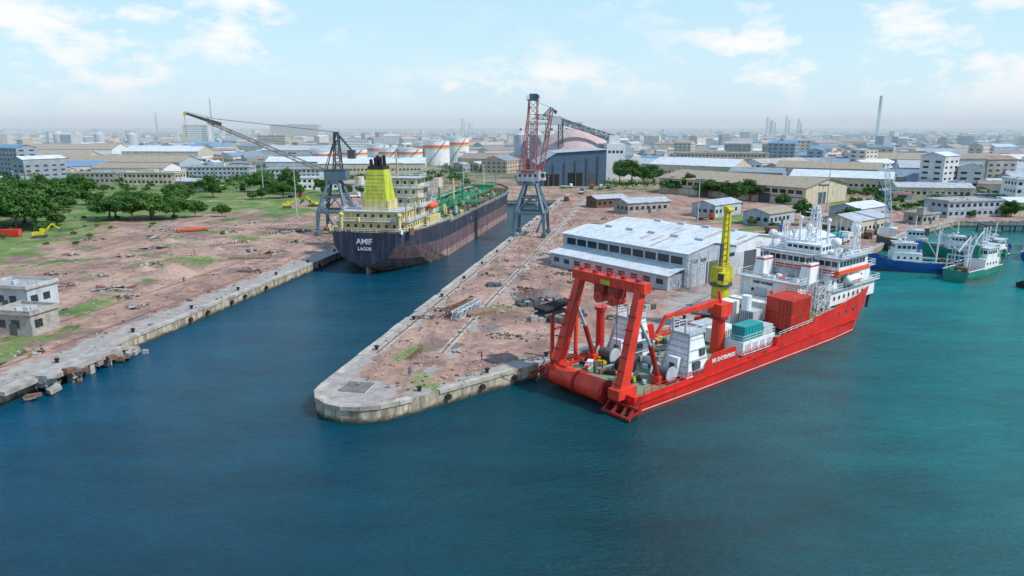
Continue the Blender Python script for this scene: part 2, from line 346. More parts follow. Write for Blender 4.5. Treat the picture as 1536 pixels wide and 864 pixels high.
for i,(p,q) in enumerate(zip(pp[:-1],pp[1:])):
    nn=offset(p,q); d=Vector((q[0]-p[0],q[1]-p[1])); Ln=min(d.length,700); d.normalize()
    n=max(1,round(Ln/5))
    for k in range(n):
        if i not in range(4,13) and rnd()<.08: continue
        a=Vector(p)+d*(Ln*k/n+.03); c2=Vector(p)+d*(Ln*(k+1)/n-.03)
        zt=G+.16+U(-.05,.05); wi=.95+U(-.2,.2); ow=.2+U(-.08,.1)
        v=[a+nn*ow,c2+nn*ow,c2-nn*wi,a-nn*wi]
        o.add([(x.x,x.y,G-.45) for x in v]+[(x.x,x.y,zt) for x in v],[(0,1,2,3),(4,5,6,7),(0,1,5,4),(1,2,6,5),(2,3,7,6),(3,0,4,7)],random.choice([CNL,CNL,CNC]))
o.done()
def at_left(off,y): return (-55.1+.191*(y-224)-off,y)
def at_pier(off,y): return (-28.1+.1973*(y-111.8)+off,y)
def bollard(x,y):
    o=O('mooring_bollard',(x,y,G)); o.cyl((0,0,0),(0,0,.5),.28,BLK,n=10); o.cyl((0,0,.5),(0,0,.75),.4,BLK,r2=.45,n=10); o.done()
for y in range(95,225,18): bollard(*at_left(1.9,y))
for y in range(120,370,20): bollard(*at_pier(1.9,y))
for k in range(0,9): bollard(-13+.777*k*13-.629*1.9,98.3+.629*k*13+.777*1.9)
o=O('rubber_tyre_fenders')
for k in range(26):
    if rnd()<.4: continue
    y=92+k*7.5+U(-1.5,1.5); x,_=at_left(-.28,y); o.cyl((x-.05,y,1.2),(x+.35,y-.07,1.2),.5,BLK,n=12)
for k in range(0,12,3):
    x=-10+.777*k*2.2; y=100.7+.629*k*2.2; o.cyl((x+.1,y-.15,1.3),(x+.3,y-.4,1.3),.5,BLK,n=12)
o.done()
o=O('crane_rail_track')
for off in (2.6,14.2):
    for a in (0,.25):
        p=at_pier(off+a,118); q=at_pier(off+a,378); o.beam((p[0],p[1],G+.09),(q[0],q[1],G+.09),.09,RST,h=.12)
    for k in range(52):
        if rnd()<.1: continue
        p=at_pier(off+.12,118+k*5); q=at_pier(off+.12,122.9+k*5); o.beam((p[0],p[1],G+.0),(q[0],q[1],G+.0),1.5 if off>5 else 1.2,random.choice([CNL,CNC,CNL]),h=.08)
for off in (9,22):
    p=at_left(off,90); q=at_left(off,382); o.beam((p[0],p[1],G+.06),(q[0],q[1],G+.06),.1,RST,h=.12)
o.done()

# ------------------------------------------------------------------ hull loft
def loft(o,st,mats,capm,bul=.9,deckm=None,thk=.25):
    k=len(st[0][1])
    for i in range(len(st)-1):
        a0,p0=st[i]; a1,p1=st[i+1]
        for j in range(k-1):
            for sg in (1,-1):
                v=[(a0,sg*p0[j][0],p0[j][1]),(a1,sg*p1[j][0],p1[j][1]),(a1,sg*p1[j+1][0],p1[j+1][1]),(a0,sg*p0[j+1][0],p0[j+1][1])]
                o.add(v,[(0,1,2,3) if sg<0 else (3,2,1,0)],mats[j])
        w0=max(.02,p0[0][0]-thk); w1=max(.02,p1[0][0]-thk); z0=p0[0][1]; z1=p1[0][1]
        for sg in (1,-1):
            o.add([(a0,sg*p0[0][0],z0),(a1,sg*p1[0][0],z1),(a1,sg*w1,z1),(a0,sg*w0,z0),(a1,sg*w1,z1-bul),(a0,sg*w0,z0-bul)],[(0,1,2,3),(3,2,4,5)],mats[0])
        o.add([(a0,w0,z0-bul),(a1,w1,z1-bul),(a1,-w1,z1-bul),(a0,-w0,z0-bul)],[(0,1,2,3)],deckm)
    a,p=st[0]
    vs=[(a,x,z) for x,z in p]+[(a,-x,z) for x,z in p[::-1]]
    o.add(vs,[list(range(len(vs)))],capm)

# ------------------------------------------------------------------ RED SUPPLY SHIP
S=O('red_offshore_supply_ship',(13.3,103.0,0),math.radians(39))
S.part('hull')
def st(a,w,ww,zt): return (a,[(w,zt),(w-(w-ww)*.35,zt*.5),(ww,.75),(ww*.995,.55),(ww*.97,-2)])
def seg(l): return [st(*x) for x in l]
HM=[RED,RED,WHT,DRED]
loft(S,seg([(0,9,8.8,3.1),(14,9,9,3.1),(15,9,9,3.3),(37,9,9,3.5)]),HM,RED,bul=.5,deckm=DKG)
loft(S,seg([(37,9,9,5.0),(50,9,9,5.4),(50.01,9,9,6.3),(58,9,9,7.0),(68,9,8.4,8.3),(74,8,6.2,9.0),(79,5.8,3.6,9.7),(83,3.4,1.6,10.2),(86,.4,.1,10.7)]),HM,RED,bul=1.1,deckm=DKG)
S.box(-.3,.02,-9,9,1.2,3.0,RED)
for sg in (-1,1): S.beam((0,sg*9.1,2.2),(68,sg*9.1,3.4),.25,RED,h=.3)
for sg in (-1,1):
    S.add([(14,sg*9.06,2.6),(25,sg*9.06,2.6),(24,sg*9.06,6.0),(18,sg*9.06,6.0),(14,sg*8.7,2.6),(25,sg*8.7,2.6),(24,sg*8.7,6.0),(18,sg*8.7,6.0)],[(0,1,2,3),(4,5,6,7),(0,1,5,4),(1,2,6,5),(2,3,7,6),(3,0,4,7)],RED)
for a in (28,33,38,43,48): S.box(a,a+1.2,-9.12,-9.0,3.0,3.3,DRED)
for a in (60,63,66): S.cyl((a,-8.8,5.6),(a,-9.06,5.6),.3,DGR,n=10)
S.beam((77,-7.1,8.2),(77.3,-6.6,3.6),.5,DGR,h=.8)
S.part('stern_roller'); S.cyl((-1.3,8.2,2.4),(-1.3,-3.2,2.4),1.75,FRED,n=24)
for b_ in (8.4,2.5,-3.4): S.cyl((-1.3,b_,2.4),(-1.3,b_-.35,2.4),2.0,DRED,n=24)
S.box(-1.2,0,-9,-4,1.2,3.2,RED)
for b_ in (-4.5,-6.2,-8,-9.3):
    S.beam((0,b_,3.0),(-3.0,b_,.4),.35,DRED); S.beam((0,b_,1.0),(-3.0,b_,.4),.3,DRED)
S.beam((-3.0,-4.2,.4),(-3.0,-9.8,.4),.4,DRED); S.beam((-1.6,-4.2,1.8),(-1.6,-9.8,1.8),.3,DRED)
for b_ in (9.5,11.0):
    S.beam((-1,b_,2.5),(-3.5,b_+1,.8),.3,DRED)
S.beam((2,9,2.4),(-3.2,13.5,1.2),.4,DRED); S.beam((4,9,2.6),(-1.0,13.5,1.6),.35,DRED); S.beam((-3.2,13.5,1.2),(-1,13.5,1.6),.35,DRED)
S.part('a_frame')
LB={1:(7.9,7.0),-1:(-6.2,-5.6)}
for sg in (1,-1):
    b0,b1=LB[sg]
    S.beam((-1.2,b0,3),(3.0,b1,18.2),1.4,FRED,h=1.9,w2=1.2,h2=1.3)
    S.box(-2.8,1.2,b0-1.1,b0+1.1,2.5,4.0,FRED)
    S.cyl((7.6,b0,3),(5.2,b0,9.3),.42,DRED); S.cyl((5.2,b0,9.3),(2.4,(b0+b1)/2,14.0),.26,LGR)
    S.box(6.6,8.6,b0-.8,b0+.8,2.7,3.9,FRED)
    for k in range(6): 
        S.beam((-.2+k*.55,b0-1.0*sg,4.5+k*2),(-.2+k*.55,b0-1.3*sg,4.5+k*2),.12,DGR)
        S.beam((-2.05+k*.55,b0-.75,4.6+k*2),(-2.05+k*.55,b0+.75,4.6+k*2),.1,DRED,h=.22)
    S.cyl((-1.6,b0-.6*sg,4),(2.2,b1-.6*sg,17),.1,DGR,n=6)
    S.rail([(1.8,b1+sg*1.2,17.9),(4.6,b1+sg*1.2,17.9)],FRED,h=1)
S.beam((3.1,8.3,18.6),(3.1,-6.9,18.6),1.6,FRED,h=1.5)
S.beam((4.3,7,17.4),(4.3,-5.6,17.4),.4,FRED)
S.rail([(3.9,8.2,19.3),(3.9,-6.8,19.3)],FRED,h=1.1); S.rail([(2.3,8.2,19.3),(2.3,-6.8,19.3)],FRED,h=1.1)
for k in range(5): S.box(2.8,3.4,6.5-k*3.0,7.2-k*3.0,19.3,19.8,DRED)
for k in (2.2,-.8): 
    S.box(2.2,4.2,k-1.0,k+1.0,16.2,17.8,DRED); S.cyl((2.0,k,15.8),(4.4,k,15.8),.9,FRED,n=16); S.cyl((1.9,k,15.8),(4.5,k,15.8),.3,DGR,n=12)
S.beam((2.2,-.2,18.4),(2.2,1.8,18.4),.12,YEL,h=.7)
for k in (2.2,-.8): S.beam((3.3,k,15),(3.5,k,8),.08,DGR)
S.part('port_fender_frame')
for (a,b_) in ((0,10.4),(5.5,10.4)):
    S.beam((a,b_,1.5),(a,b_,12.5),.5,FRED); S.beam((a,8.5,3),(a,b_,3),.4,FRED)
S.beam((0,10.4,9),(5.5,10.4,9),.3,FRED); S.beam((0,10.4,4),(5.5,10.4,9),.22,FRED)
for k in range(4): S.cyl((-2.5,9.7+k*.75,12.7),(3.5,9.7+k*.75,13.2),.33,BLK,n=10)
for k in range(4): S.cyl((-2.5,9.7+k*.75,11.8),(2.5,9.7+k*.75,12.1),.28,DGR,n=10)
S.cyl((9,8,3),(9,8,11.5),.75,RED,n=16); S.cyl((9,8,11.5),(9,8,12),1.1,RED,n=16)
S.part('winch_housings')
for sg in (1,-1):
    c=6.0*sg
    S.frustum(11.5,17.5,c-2.6,c+2.6,3,13,16.5,c-1.6,c+1.6,9.6,WHT)
    S.box(12.6,16.9,c-1.9,c+1.9,9.6,10.0,LGR); S.railrect(12.7,16.8,c-1.8,c+1.8,10.0,WHT,h=1)
    for k in range(4): S.beam((11.6+k*.35,c-2.75+.35*k,4+k*1.6),(17.3-k*.25,c-2.75+.35*k,4+k*1.6),.12,LGR,h=.18)
    for k in range(6): S.beam((11.55+k*.22,c-2.4+.15*k,3.8+k*.95),(11.55+k*.22,c+2.4-.15*k,3.8+k*.95),.1,LGR,h=.12)
    S.box(13.2,14.8,c-2.75,c-2.3,3.2,5.3,DGR); S.box(15.2,16.4,c-2.35,c-1.9,6.0,7.2,DGR)
    S.box(11.0,11.9,c-1.1,c+1.1,3,6.2,WHT); S.box(10.95,11.0,c-.5,c+.5,3.1,5.2,DGR)
    for k in (-1.2,1.2): S.cyl((12.4,c+k,10.1),(12.4,c+k,12.3),.18,LGR)
    S.beam((11.5,c-2.7,3.2),(13.0,c-1.7,9.6),.25,LGR); S.beam((11.5,c+2.7,3.2),(13.0,c+1.7,9.6),.25,LGR)
    S.cyl((9.0,c-1.4,4.0),(9.0,c+1.4,4.0),.95,DGR,n=18); 
    for k in (-1.5,1.5): S.cyl((9.0,c+k,4.0),(9.0,c+k*1.12,4.0),1.35,LGR,n=18)
    S.box(8.0,10.0,c-1.9,c+1.9,2.8,3.2,DGR)
S.part('red_deck_crane')
S.cyl((27,-3.4,3),(27,-3.4,9.2),1.3,FRED,r2=1.1,n=18); S.cyl((27,-3.4,9.2),(27,-3.4,9.8),1.6,DRED,n=18)
S.box(25.4,28.8,-4.8,-2.0,9.8,12.0,FRED); S.box(27.6,29,-2.0,-.6,9.9,11.9,ORNG); S.box(28.3,29.05,-1.9,-.7,10.5,11.6,GLS)
S.beam((26.5,-3.2,12.2),(15.0,-1.2,11.0),.9,FRED,h=1.1,w2=.6,h2=.6); S.beam((15.0,-1.2,11.2),(13.2,-1.0,8.4),.5,FRED)
S.cyl((25.6,-3.2,9.9),(20,-2.2,11.3),.25,DGR); S.beam((27.2,-3.4,12.0),(26.4,-3.4,14.2),.4,FRED); S.beam((26.4,-3.4,14.2),(17,-1.6,11.6),.07,DGR)
S.part('yellow_knuckle_crane')
S.cyl((42,6.8,3),(42,6.8,11.2),1.9,YEL,r2=1.7,n=20); S.cyl((42,6.8,11.2),(42,6.8,11.9),2.2,DGR,n=20)
S.box(40.3,43.8,5.4,8.2,11.9,15.0,YEL); S.box(39.4,41,4.4,5.9,11.9,14.2,YEL); S.box(39.35,39.4,4.5,5.8,12.7,14.0,GLS)
S.railrect(40.0,44.0,5.2,8.4,15.0,YEL,h=1)
S.beam((42,6.8,13.5),(42.3,6.8,26.3),.95,YEL,h=1.1,w2=.6,h2=.7); S.beam((43.3,6.8,26.0),(43.6,6.8,15.0),.55,YEL,h=.6)
S.cyl((41.2,6.8,13),(41.5,6.8,19.5),.3,DGR); S.cyl((41.8,6.3,26.2),(43.4,6.3,26.2),.4,YEL); S.box(41.8,43.5,6.4,7.2,25.8,26.9,YEL)
for k in range(9): S.beam((41.5,6.2,15+k*1.2),(42.7,6.2,15+k*1.2),.09,DGR)
S.part('deck_containers')
S.box(27.5,37.5,-8.2,-4.4,3.3,5.7,WHT); S.box(28,33.6,-8.0,-5.4,5.75,8.3,TEAL); S.box(34,37,-8.0,-5.2,5.75,7.4,LGR)
for k in range(6): S.box(28.4+k*1.0,28.55+k*1.0,-8.06,-8.0,5.85,8.2,TEAL)
for k in range(4): S.box(28.3+k*2.3,29.6+k*2.3,-8.26,-8.2,3.7,5.2,LGR)
S.railrect(27.5,37.5,-8.1,-4.5,5.7,WHT,h=1)
S.box(30,35.5,-2,1.4,3.2,5.9,WHT); S.box(30,35.5,2,5,3.2,6.0,LGR); S.box(38.5,42,-3,0,3.6,8.2,LGR); S.box(37.2,40,1,4,3.6,9.5,WHT)
S.cyl((39.2,-1,8.2),(39.2,-1,11),.9,WHT,n=14)
for k in range(8): S.beam((30.2+k*.7,-2.05,3.4),(30.2+k*.7,-2.05,5.7),.08,DGR)
for k in range(7): S.beam((38.45,-2.8+k*.45,4),(38.45,-2.8+k*.45,8),.08,DGR)
for k,(z0,z1) in enumerate(((5.0,7.8),(7.9,10.7))):
    S.box(42.5,49.5,-8.3,-5.7,z0,z1,CRED); S.box(42.9,49.9,-5.5,-2.9,z0,z1,CRED)
    for i in range(12): S.box(42.7+i*.56,42.9+i*.56,-8.38,-8.3,z0+.15,z1-.15,CRED)
    for i in range(4): S.beam((42.45,-8.1+i*.7,z0+.2),(42.45,-8.1+i*.7,z1-.2),.06,DRED)
S.railrect(42.6,49.8,-8.2,-3,10.7,ORNG,h=.9)
S.part('superstructure')
for (a0,a1,b0,b1,z0,z1) in ((51,58,-4.6,8.2,5,12.0),(58,77,-7.8,7.8,7,10.3),(57.5,75,-7.4,7.4,10.3,13.6),(58.5,70.5,-8.6,8.6,13.6,16.8)):
    S.box(a0,a1,b0,b1,z0,z1,WHT); S.box(a0-.7,a1+.7,b0-.7,b1+.7,z1-.12,z1+.03,LGR)
    S.railrect(a0-.6,a1+.6,b0-.6,b1+.6,z1+.03,WHT,h=1.05,t=.08)
    for z in np.arange(z0+1.0,z1-1.2,2.9):
        n=int((a1-a0-2)/2)
        if z1!=16.8:
            windows(S,(a0+1.2,b0,z),(1,0),n,.7,.8,1.3,nrm=(0,-1)); windows(S,(a0+1.2,b1,z),(1,0),n,.7,.8,1.3,nrm=(0,1))
            windows(S,(a0,b0+1,z),(0,1),int((b1-b0-1)/2.1),.7,.8,1.4,nrm=(-1,0))
for nrm,p,d,n in (((0,-1),(58.8,-8.6,15.0),(1,0),8),((0,1),(58.8,8.6,15.0),(1,0),8),((-1,0),(58.5,-8.2,15.0),(0,1),12),((1,0),(70.5,-8.2,15.0),(0,1),12)):
    windows(S,p,d,n,1.1,1.0,.24,nrm=nrm)
S.box(58.2,70.8,-8.9,8.9,13.5,14.3,ORNG); S.box(57.9,58.2,-8.9,8.9,13.0,13.6,ORNG); S.box(60,67,-4,4,16.85,18.6,WHT); S.railrect(60.2,66.8,-3.9,3.9,18.6,WHT,h=1)
windows(S,(60,-3.6,17.5),(0,1),6,.9,.7,.3,nrm=(-1,0)); windows(S,(60.4,-4,17.5),(1,0),5,.9,.7,.4,nrm=(0,-1))
S.box(50.5,51.0,-4,-1,5,8,LGR); S.box(50.9,50.99,2,4.5,7,10,LGR)
for i in range(16): S.rbox((U(52,57),U(-4,8),12.3),(U(.5,1.2),U(.5,1.1),U(.5,1.0)),0,random.choice([WHT,LGR,DGR,ORNG]))
for i in range(12): S.rbox((U(71,74.5),U(-7,7),13.95),(U(.5,1.2),U(.5,1.1),U(.5,1.0)),0,random.choice([WHT,LGR,DGR,ORNG]))
for i in range(14): S.rbox((U(59.2,70),random.choice((-1,1))*U(4.4,8.2),17.15),(U(.4,1.0),U(.4,.9),U(.4,.8)),0,random.choice([WHT,LGR,DGR]))
for b_ in (-4.5,5.5):
    S.frustum(53,57,b_-1.2,b_+1.2,12.0,53.6,56.8,b_-.9,b_+.9,15.8,WHT); S.box(53.5,56.9,b_-.95,b_+.95,14.9,15.5,RED)
    for k in range(3): S.cyl((54.0+k*1.1,b_,15.8),(53.9+k*1.1,b_,16.8),.2,DGR)
S.beam((57.4,-8.6,7),(53.2,-8.4,4.6),.8,LGR,h=.15); S.beam((58,-6,10.4),(55,-6,7.5),.8,LGR,h=.12)
S.box(46,50.5,-1,7.5,5,8.2,WHT); S.railrect(46.2,50.4,-.8,7.3,8.2,WHT,h=1)
windows(S,(46,0,6.2),(0,1),3,.8,.8,1.4,nrm=(-1,0))
S.part('lifeboat')
for sg in (1,-1):
    S.cyl((62.6,8.7*sg,12.0),(66.6,8.7*sg,12.0),.95,WHT,n=14); S.sph((62.6,8.7*sg,12.0),.95,WHT); S.sph((66.6,8.7*sg,12.0),.95,WHT); S.box(62.6,66.6,8.7*sg-.97,8.7*sg+.97,11.9,12.1,ORNG)
    for a in (62.3,67): S.beam((a,7.4*sg,10.4),(a,8.8*sg,13.4),.2,WHT)
S.part('mast')
S.lattice((64,0,18.6),(64,0,26),2.2,1.0,6,WHT,t=.2); S.beam((64,-3,22.6),(64,3,22.6),.25,WHT); S.beam((64,-2.2,24.6),(64,2.2,24.6),.2,WHT)
S.cyl((64,0,26),(64,0,28.5),.09,WHT); S.box(63.2,63.5,-1.8,1.8,23.4,23.7,WHT); S.box(63.3,63.5,-1.2,1.2,25.2,25.5,WHT)
for (a,b_,z,r) in ((60,-6.8,19.6,1.0),(60,6.8,19.8,1.0),(69,-6.2,21.6,1.0),(68.5,3.5,20.8,.8),(61.5,3,20.6,.5),(64,-3,23.3,.45),(64,3,23.3,.45),(72,-5,15.6,.8)):
    S.cyl((a,b_,13.7 if a>71 else 16.9),(a,b_,z-r*.7),.22,WHT); S.sph((a,b_,z),r,WHT,n=16,m=10)
S.lattice((68,-6.8,16.9),(68,-6.8,23),1.5,1.2,5,WHT,t=.12); S.lattice((61,4.6,16.9),(61,4.6,22.5),1.2,.9,5,WHT,t=.1)
for (a,b_) in ((63,-5),(67,5),(68,-3.5),(60,1)): S.cyl((a,b_,16.9),(a,b_,22.5+rnd()*2),.05,WHT,n=6)
S.part('side_scaffold')
S.lattice((53,-7.2,5),(53,-7.2,12),2.4,2.4,5,WHT,t=.12); S.lattice((56,-7.2,6.0),(56,-7.2,12.5),2.0,2.0,5,WHT,t=.12)
S.part('deck_gear')
for i in range(150):
    a=U(3,26) if i<110 else U(26,50); b_=U(-7,7.5)
    if abs(abs(b_)-6)<3 and 10<a<19: continue
    if i>=110 and b_<-4: continue
    k=rnd()
    if k<.4: S.rbox((a,b_,2.7+.35),(U(.5,1.6),U(.4,1.1),U(.4,1.0)),U(0,3),random.choice([DGR,LGR,YEL,WHT,RST,DRED,BLK]))
    elif k<.7: S.cyl((a,b_,2.8),(a,b_,U(3.3,4.2)),U(.15,.5),random.choice([DGR,YEL,LGR,RED]),n=10)
    else: S.beam((a,b_,2.95),(a+U(-3,3),b_+U(-1.5,1.5),2.95),U(.1,.3),random.choice([RST,DGR,LGR]))
S.cyl((7,-1.2,3.9),(7,1.6,3.9),1.1,BLK,n=18); S.cyl((12.5,-1.2,3.6),(12.5,.8,3.6),.8,LGR,n=18)
for sg in (1,-1):
    S.rail([(1,8.8*sg,3.1),(14,8.8*sg,3.1)],RED,h=1.0,t=.08); S.rail([(25,8.8*sg,3.4),(37,8.8*sg,3.5)],RED,h=1.0,t=.08); S.rail([(38,8.8*sg,5.0),(50,8.8*sg,5.4)],WHT,h=.8)
    S.rail([(68,8.6*sg,8.3),(74,7.6*sg,9),(79,5.4*sg,9.7),(85,.8*sg,10.4)],WHT,h=1.1)
S.cyl((78,0,8.4),(78,0,10.4),.5,WHT); S.box(75,77,-2,2,8,9.4,DGR); S.cyl((82,0,9),(82,0,14),.12,WHT)
ship=S.done()
text_child(ship,'name_lettering','MS ENTERPRISE',.95,(20.6,-9.1,4.5),(math.pi/2,0,0),WHT)
text_child(ship,'house_lettering','DEEP WORKS',.7,(50.9,3.0,10.8),(math.pi/2,0,-math.pi/2),NAVY)
o=O('mooring_ropes')
def rope(p,q,sag=.8):
    pts=[Vector(p).lerp(Vector(q),k/8)-Vector((0,0,sag*math.sin(math.pi*k/8))) for k in range(9)]
    for a,b_ in zip(pts[:-1],pts[1:]): o.beam(a,b_,.07,WOOD)
rope((6.5,110,3.2),(-5,106,2.9)); rope((71,152,9),(92,185,2.9),1); rope((-52,203,12),(-62,190,2.9),1); rope((-34,200,12),(-13,196,2.9),1.5)
o.done()
# ------------------------------------------------------------------ TANKER
T=O('tanker_ship',(-42.5,197,0),math.radians(79.2))
T.part('hull')
loft(T,[(0,[(9.5,12.4),(9.2,8.5),(7,5.2),(.6,2.6)]),(3,[(11.2,12.3),(10.9,8.2),(8.6,4.6),(1.2,1.2)]),(7,[(12.8,12.2),(12.5,8),(10.3,3.9),(2.4,-.3)]),(14,[(14.4,12.1),(14.3,7.6),(12.8,3.2),(7,-1)]),
        (24,[(15,12),(15,7),(14.8,2.6),(12.5,-1)]),(38,[(15,11.6),(15,6.6),(15,2.4),(15,-1)]),(38.01,[(15,10.7),(15,6.6),(15,2.4),(15,-1)]),(135,[(15,10.7),(15,6.6),(15,2.4),(15,-1)]),
        (150,[(12.8,11.2),(12.2,6.8),(11,2.4),(10.5,-1)]),(150.01,[(12.8,13),(12.2,6.8),(11,2.4),(10.5,-1)]),(161,[(7.5,13.4),(6,7),(4.5,2.4),(4.2,-1)]),(168,[(.4,14),(.3,7.4),(.2,2.4),(.2,-1)])],
     [NAVY,MAUV,RBRN],NAVY,bul=.5,deckm=DKR)
RSTK=M('hull_rust_streak',(.20,.10,.06),.9,var=.35,scale=1.0)
for k in range(34):
    a=U(30,133); z=U(7,10); h_=U(1.2,4.5); w_=U(.12,.45)
    T.add([(a,-15.012,z),(a+w_,-15.012,z),(a+w_*.6,-15.012,z-h_),(a+w_*.3,-15.012,z-h_)],[(0,3,2,1)],random.choice([RSTK,RSTK,MAUV,LGR]))
T.part('rudder'); T.box(1.0,4.2,-.35,.35,-3,2.6,RBRN); T.cyl((4.5,0,-.5),(6,0,-.5),1.1,RST)
T.part('accommodation')
def tier(o,a0,a1,b0,b1,z0,z1,m,win=True,rl=WHT):
    o.box(a0,a1,b0,b1,z0,z1,m); o.box(a0-.6,a1+.6,b0-.6,b1+.6,z1-.1,z1+.04,LGR); o.railrect(a0-.5,a1+.5,b0-.5,b1+.5,z1+.04,rl,h=1.05,t=.09,step=2.2)
    if win:
        n=int((a1-a0-1.5)/2.2); windows(o,(a0+1.2,b0,z0+1.1),(1,0),n,.8,.9,1.4,nrm=(0,-1)); windows(o,(a0+1.2,b1,z0+1.1),(1,0),n,.8,.9,1.4,nrm=(0,1))
        n=int((b1-b0-1.5)/2.4); windows(o,(a0,b0+1.2,z0+1.1),(0,1),n,.8,.9,1.6,nrm=(-1,0)); windows(o,(a1,b0+1.2,z0+1.1),(0,1),n,.8,.9,1.6,nrm=(1,0))
tier(T,6,36,-11,11,11.9,14.8,CRM); tier(T,7,19,-9,9,14.8,17.6,CRM); tier(T,21,35,-10.5,10.5,14.8,17.6,CRW)
tier(T,22,34,-9.8,9.8,17.6,20.4,CRW); tier(T,23,33.5,-9,9,20.4,23.2,CRW); tier(T,25,33,-8,8,23.2,26.2,CRW)
T.box(27.5,32.5,-14.5,14.5,23.2,23.5,LGR); T.box(28,32,-14.3,-12.5,23.5,26.0,CRW); T.box(28,32,12.5,14.3,23.5,26.0,CRW); T.railrect(27.6,32.4,-14.4,14.4,23.5,WHT,h=1.1)
windows(T,(33,-7.6,24.4),(0,1),10,1.2,1.1,.35,nrm=(1,0)); windows(T,(25.5,-8,24.4),(1,0),5,1.1,1.1,.35,nrm=(0,-1))
for b_ in (-12.2,12.2): T.box(22,33,b_-.8,b_+.8,11.9,14.4,CRM)
T.part('funnel')
T.box(9,17,-4.2,4.2,17.6,20.6,CRM); T.frustum(9.2,16.8,-3.7,3.7,20.6,10.8,15.8,-2.5,2.5,29.6,YGN); T.frustum(10.75,15.85,-2.55,2.55,29.6,11,15.7,-2.4,2.4,30.6,BLK)
for (a,b_) in ((11.7,-1.5),(11.7,1.5),(13.4,0),(14.8,-1.4),(14.8,1.4),(12.6,-.4)): T.cyl((a,b_,30.5),(a-.3,b_,32.4+rnd()*1.4),.5,BLK,n=12)
for k in range(7): T.beam((9.35+k*.19,-2.8,21.5+k*1.1),(9.35+k*.19,2.8,21.5+k*1.1),.1,CRM,h=.18)
T.part('stern_gear')
for b_ in (-6,6):
    T.cyl((2.5,b_-1.3,12.8),(2.5,b_+1.3,12.8),.7,RST); T.box(1.5,3.5,b_-1.8,b_+1.8,11.9,12.3,DGR)
T.rail([(.2,9.4,12.4),(.2,-9.4,12.4)],WHT,h=1.1,t=.09); 
for sg in (1,-1): T.rail([(.2,9.4*sg,12.4),(7,12.6*sg,12.2),(14,14.2*sg,12.1),(24,14.8*sg,12),(38,14.8*sg,11.6)],WHT,h=1.1,t=.09)
for a in (7,15): T.cyl((a,-10.5,15),(a,-10.5,20),.35,CRM); T.beam((a,-10.5,20),(a-3,-12.5,22),.3,CRM)
for (a,b_) in ((5,-9),(5,9),(19.8,-6),(19.8,6),(20,0)): T.cyl((a,b_,12),(a,b_,16.5),.5,CRM); T.sph((a,b_,16.8),.8,CRM,n=10,m=6)
for i in range(60): T.rbox((U(1.5,35),random.choice((-1,1))*U(9,13.2) if i>16 else U(-8,8),12.5 if i>16 else 15.4),(U(.5,1.8),U(.4,1.4),U(.7,2.2)),U(0,3),random.choice([CRM,DGR,RST,WHT,YEL,LGR]))
T.part('lifeboats')
for sg in (1,-1):
    T.cyl((25.5,12.2*sg,17.4),(30.0,12.2*sg,17.4),1.0,ORNG,n=14); T.sph((25.5,12.2*sg,17.4),1.0,ORNG); T.sph((30.0,12.2*sg,17.4),1.0,ORNG)
    for a in (25.6,29.8): T.beam((a,11*sg,14.9),(a,12.4*sg,19.0),.25,WHT)
T.part('masts')
T.cyl((29,0,26.2),(29,0,34),.35,CRM,r2=.2); T.beam((29,-2.5,30.5),(29,2.5,30.5),.25,CRM); T.box(28.7,29.1,-1.5,1.5,32,32.3,WHT); T.lattice((26.5,4,26.2),(26.5,4,30.5),1.4,1.0,4,CRW,t=.14)
T.cyl((96,0,10),(96,0,21),.4,CRM); T.cyl((152,0,12),(152,0,24),.35,CRM,r2=.2)
for b_ in (-5,5): T.cyl((92,b_,10),(92,b_,19),.45,PGN); 
T.beam((92,-5,19),(80,-6,17),.5,PGN); T.beam((92,5,19),(104,6,17),.5,PGN)
T.part('deck_piping')
for i,b_ in enumerate((-5,-4,-3,-2,-1,.3,1.2,2.2,3.2,4.5)):
    T.cyl((42,b_,11.9+.15*(i%3)),(148,b_,11.9+.15*(i%3)),.26,PGN,n=8)
for a in range(44,148,6):
    T.beam((a,-6,11.4),(a,6,11.4),.3,PGN,h=.3)
    for b_ in (-5.8,5.8): T.beam((a,b_,10.2),(a,b_,12.8),.25,PGN)
    T.beam((a,-14,10.9),(a,14,10.9),.22,PGN,h=.3)
    for k in range(8):
        bb=U(-13,13); aa=a+U(-2.5,2.5); T.cyl((aa,bb,10.2),(aa,bb,U(11.3,14.0)),U(.2,.7),random.choice([PGN,PGN,DKR,LGR,RST,CRM]),n=8)
for a in (86,88.5,91,93.5,96):
    T.cyl((a,-13.5,12.2),(a,13.5,12.2),.35,PGN,n=8)
    for sg in (1,-1): T.cyl((a,13.2*sg,12.2),(a,13.9*sg,12.2),.6,RST,n=10)
T.box(42,148,5.2,6.4,13.4,13.5,LGR); T.rail([(42,5.2,13.5),(148,5.2,13.5)],PGN,h=1,step=3,t=.08); T.rail([(42,6.4,13.5),(148,6.4,13.5)],PGN,h=1,step=3,t=.08)
for sg in (1,-1): T.rail([(38.2,14.8*sg,10.7),(135,14.8*sg,10.7),(149,12.8*sg,11.2)],LGR,h=1.1,t=.09,step=2.5)
for k in range(70):
    T.rbox((U(42,148),U(-13,13),10.9),(U(.8,2.5),U(.6,2),U(.8,2.0)),U(0,3),random.choice([PGN,DKR,RST,LGR,CRM]))
T.box(151,160,-5,5,12.5,14,PGN)
tk=T.done()
text_child(tk,'name_lettering','AMIF',2.3,(-.06,0,9.0),(math.pi/2,0,-math.pi/2),WHT)
text_child(tk,'port_lettering','LAGOS',1.3,(-.16,0,7.2),(math.pi/2,0,-math.pi/2),WHT)
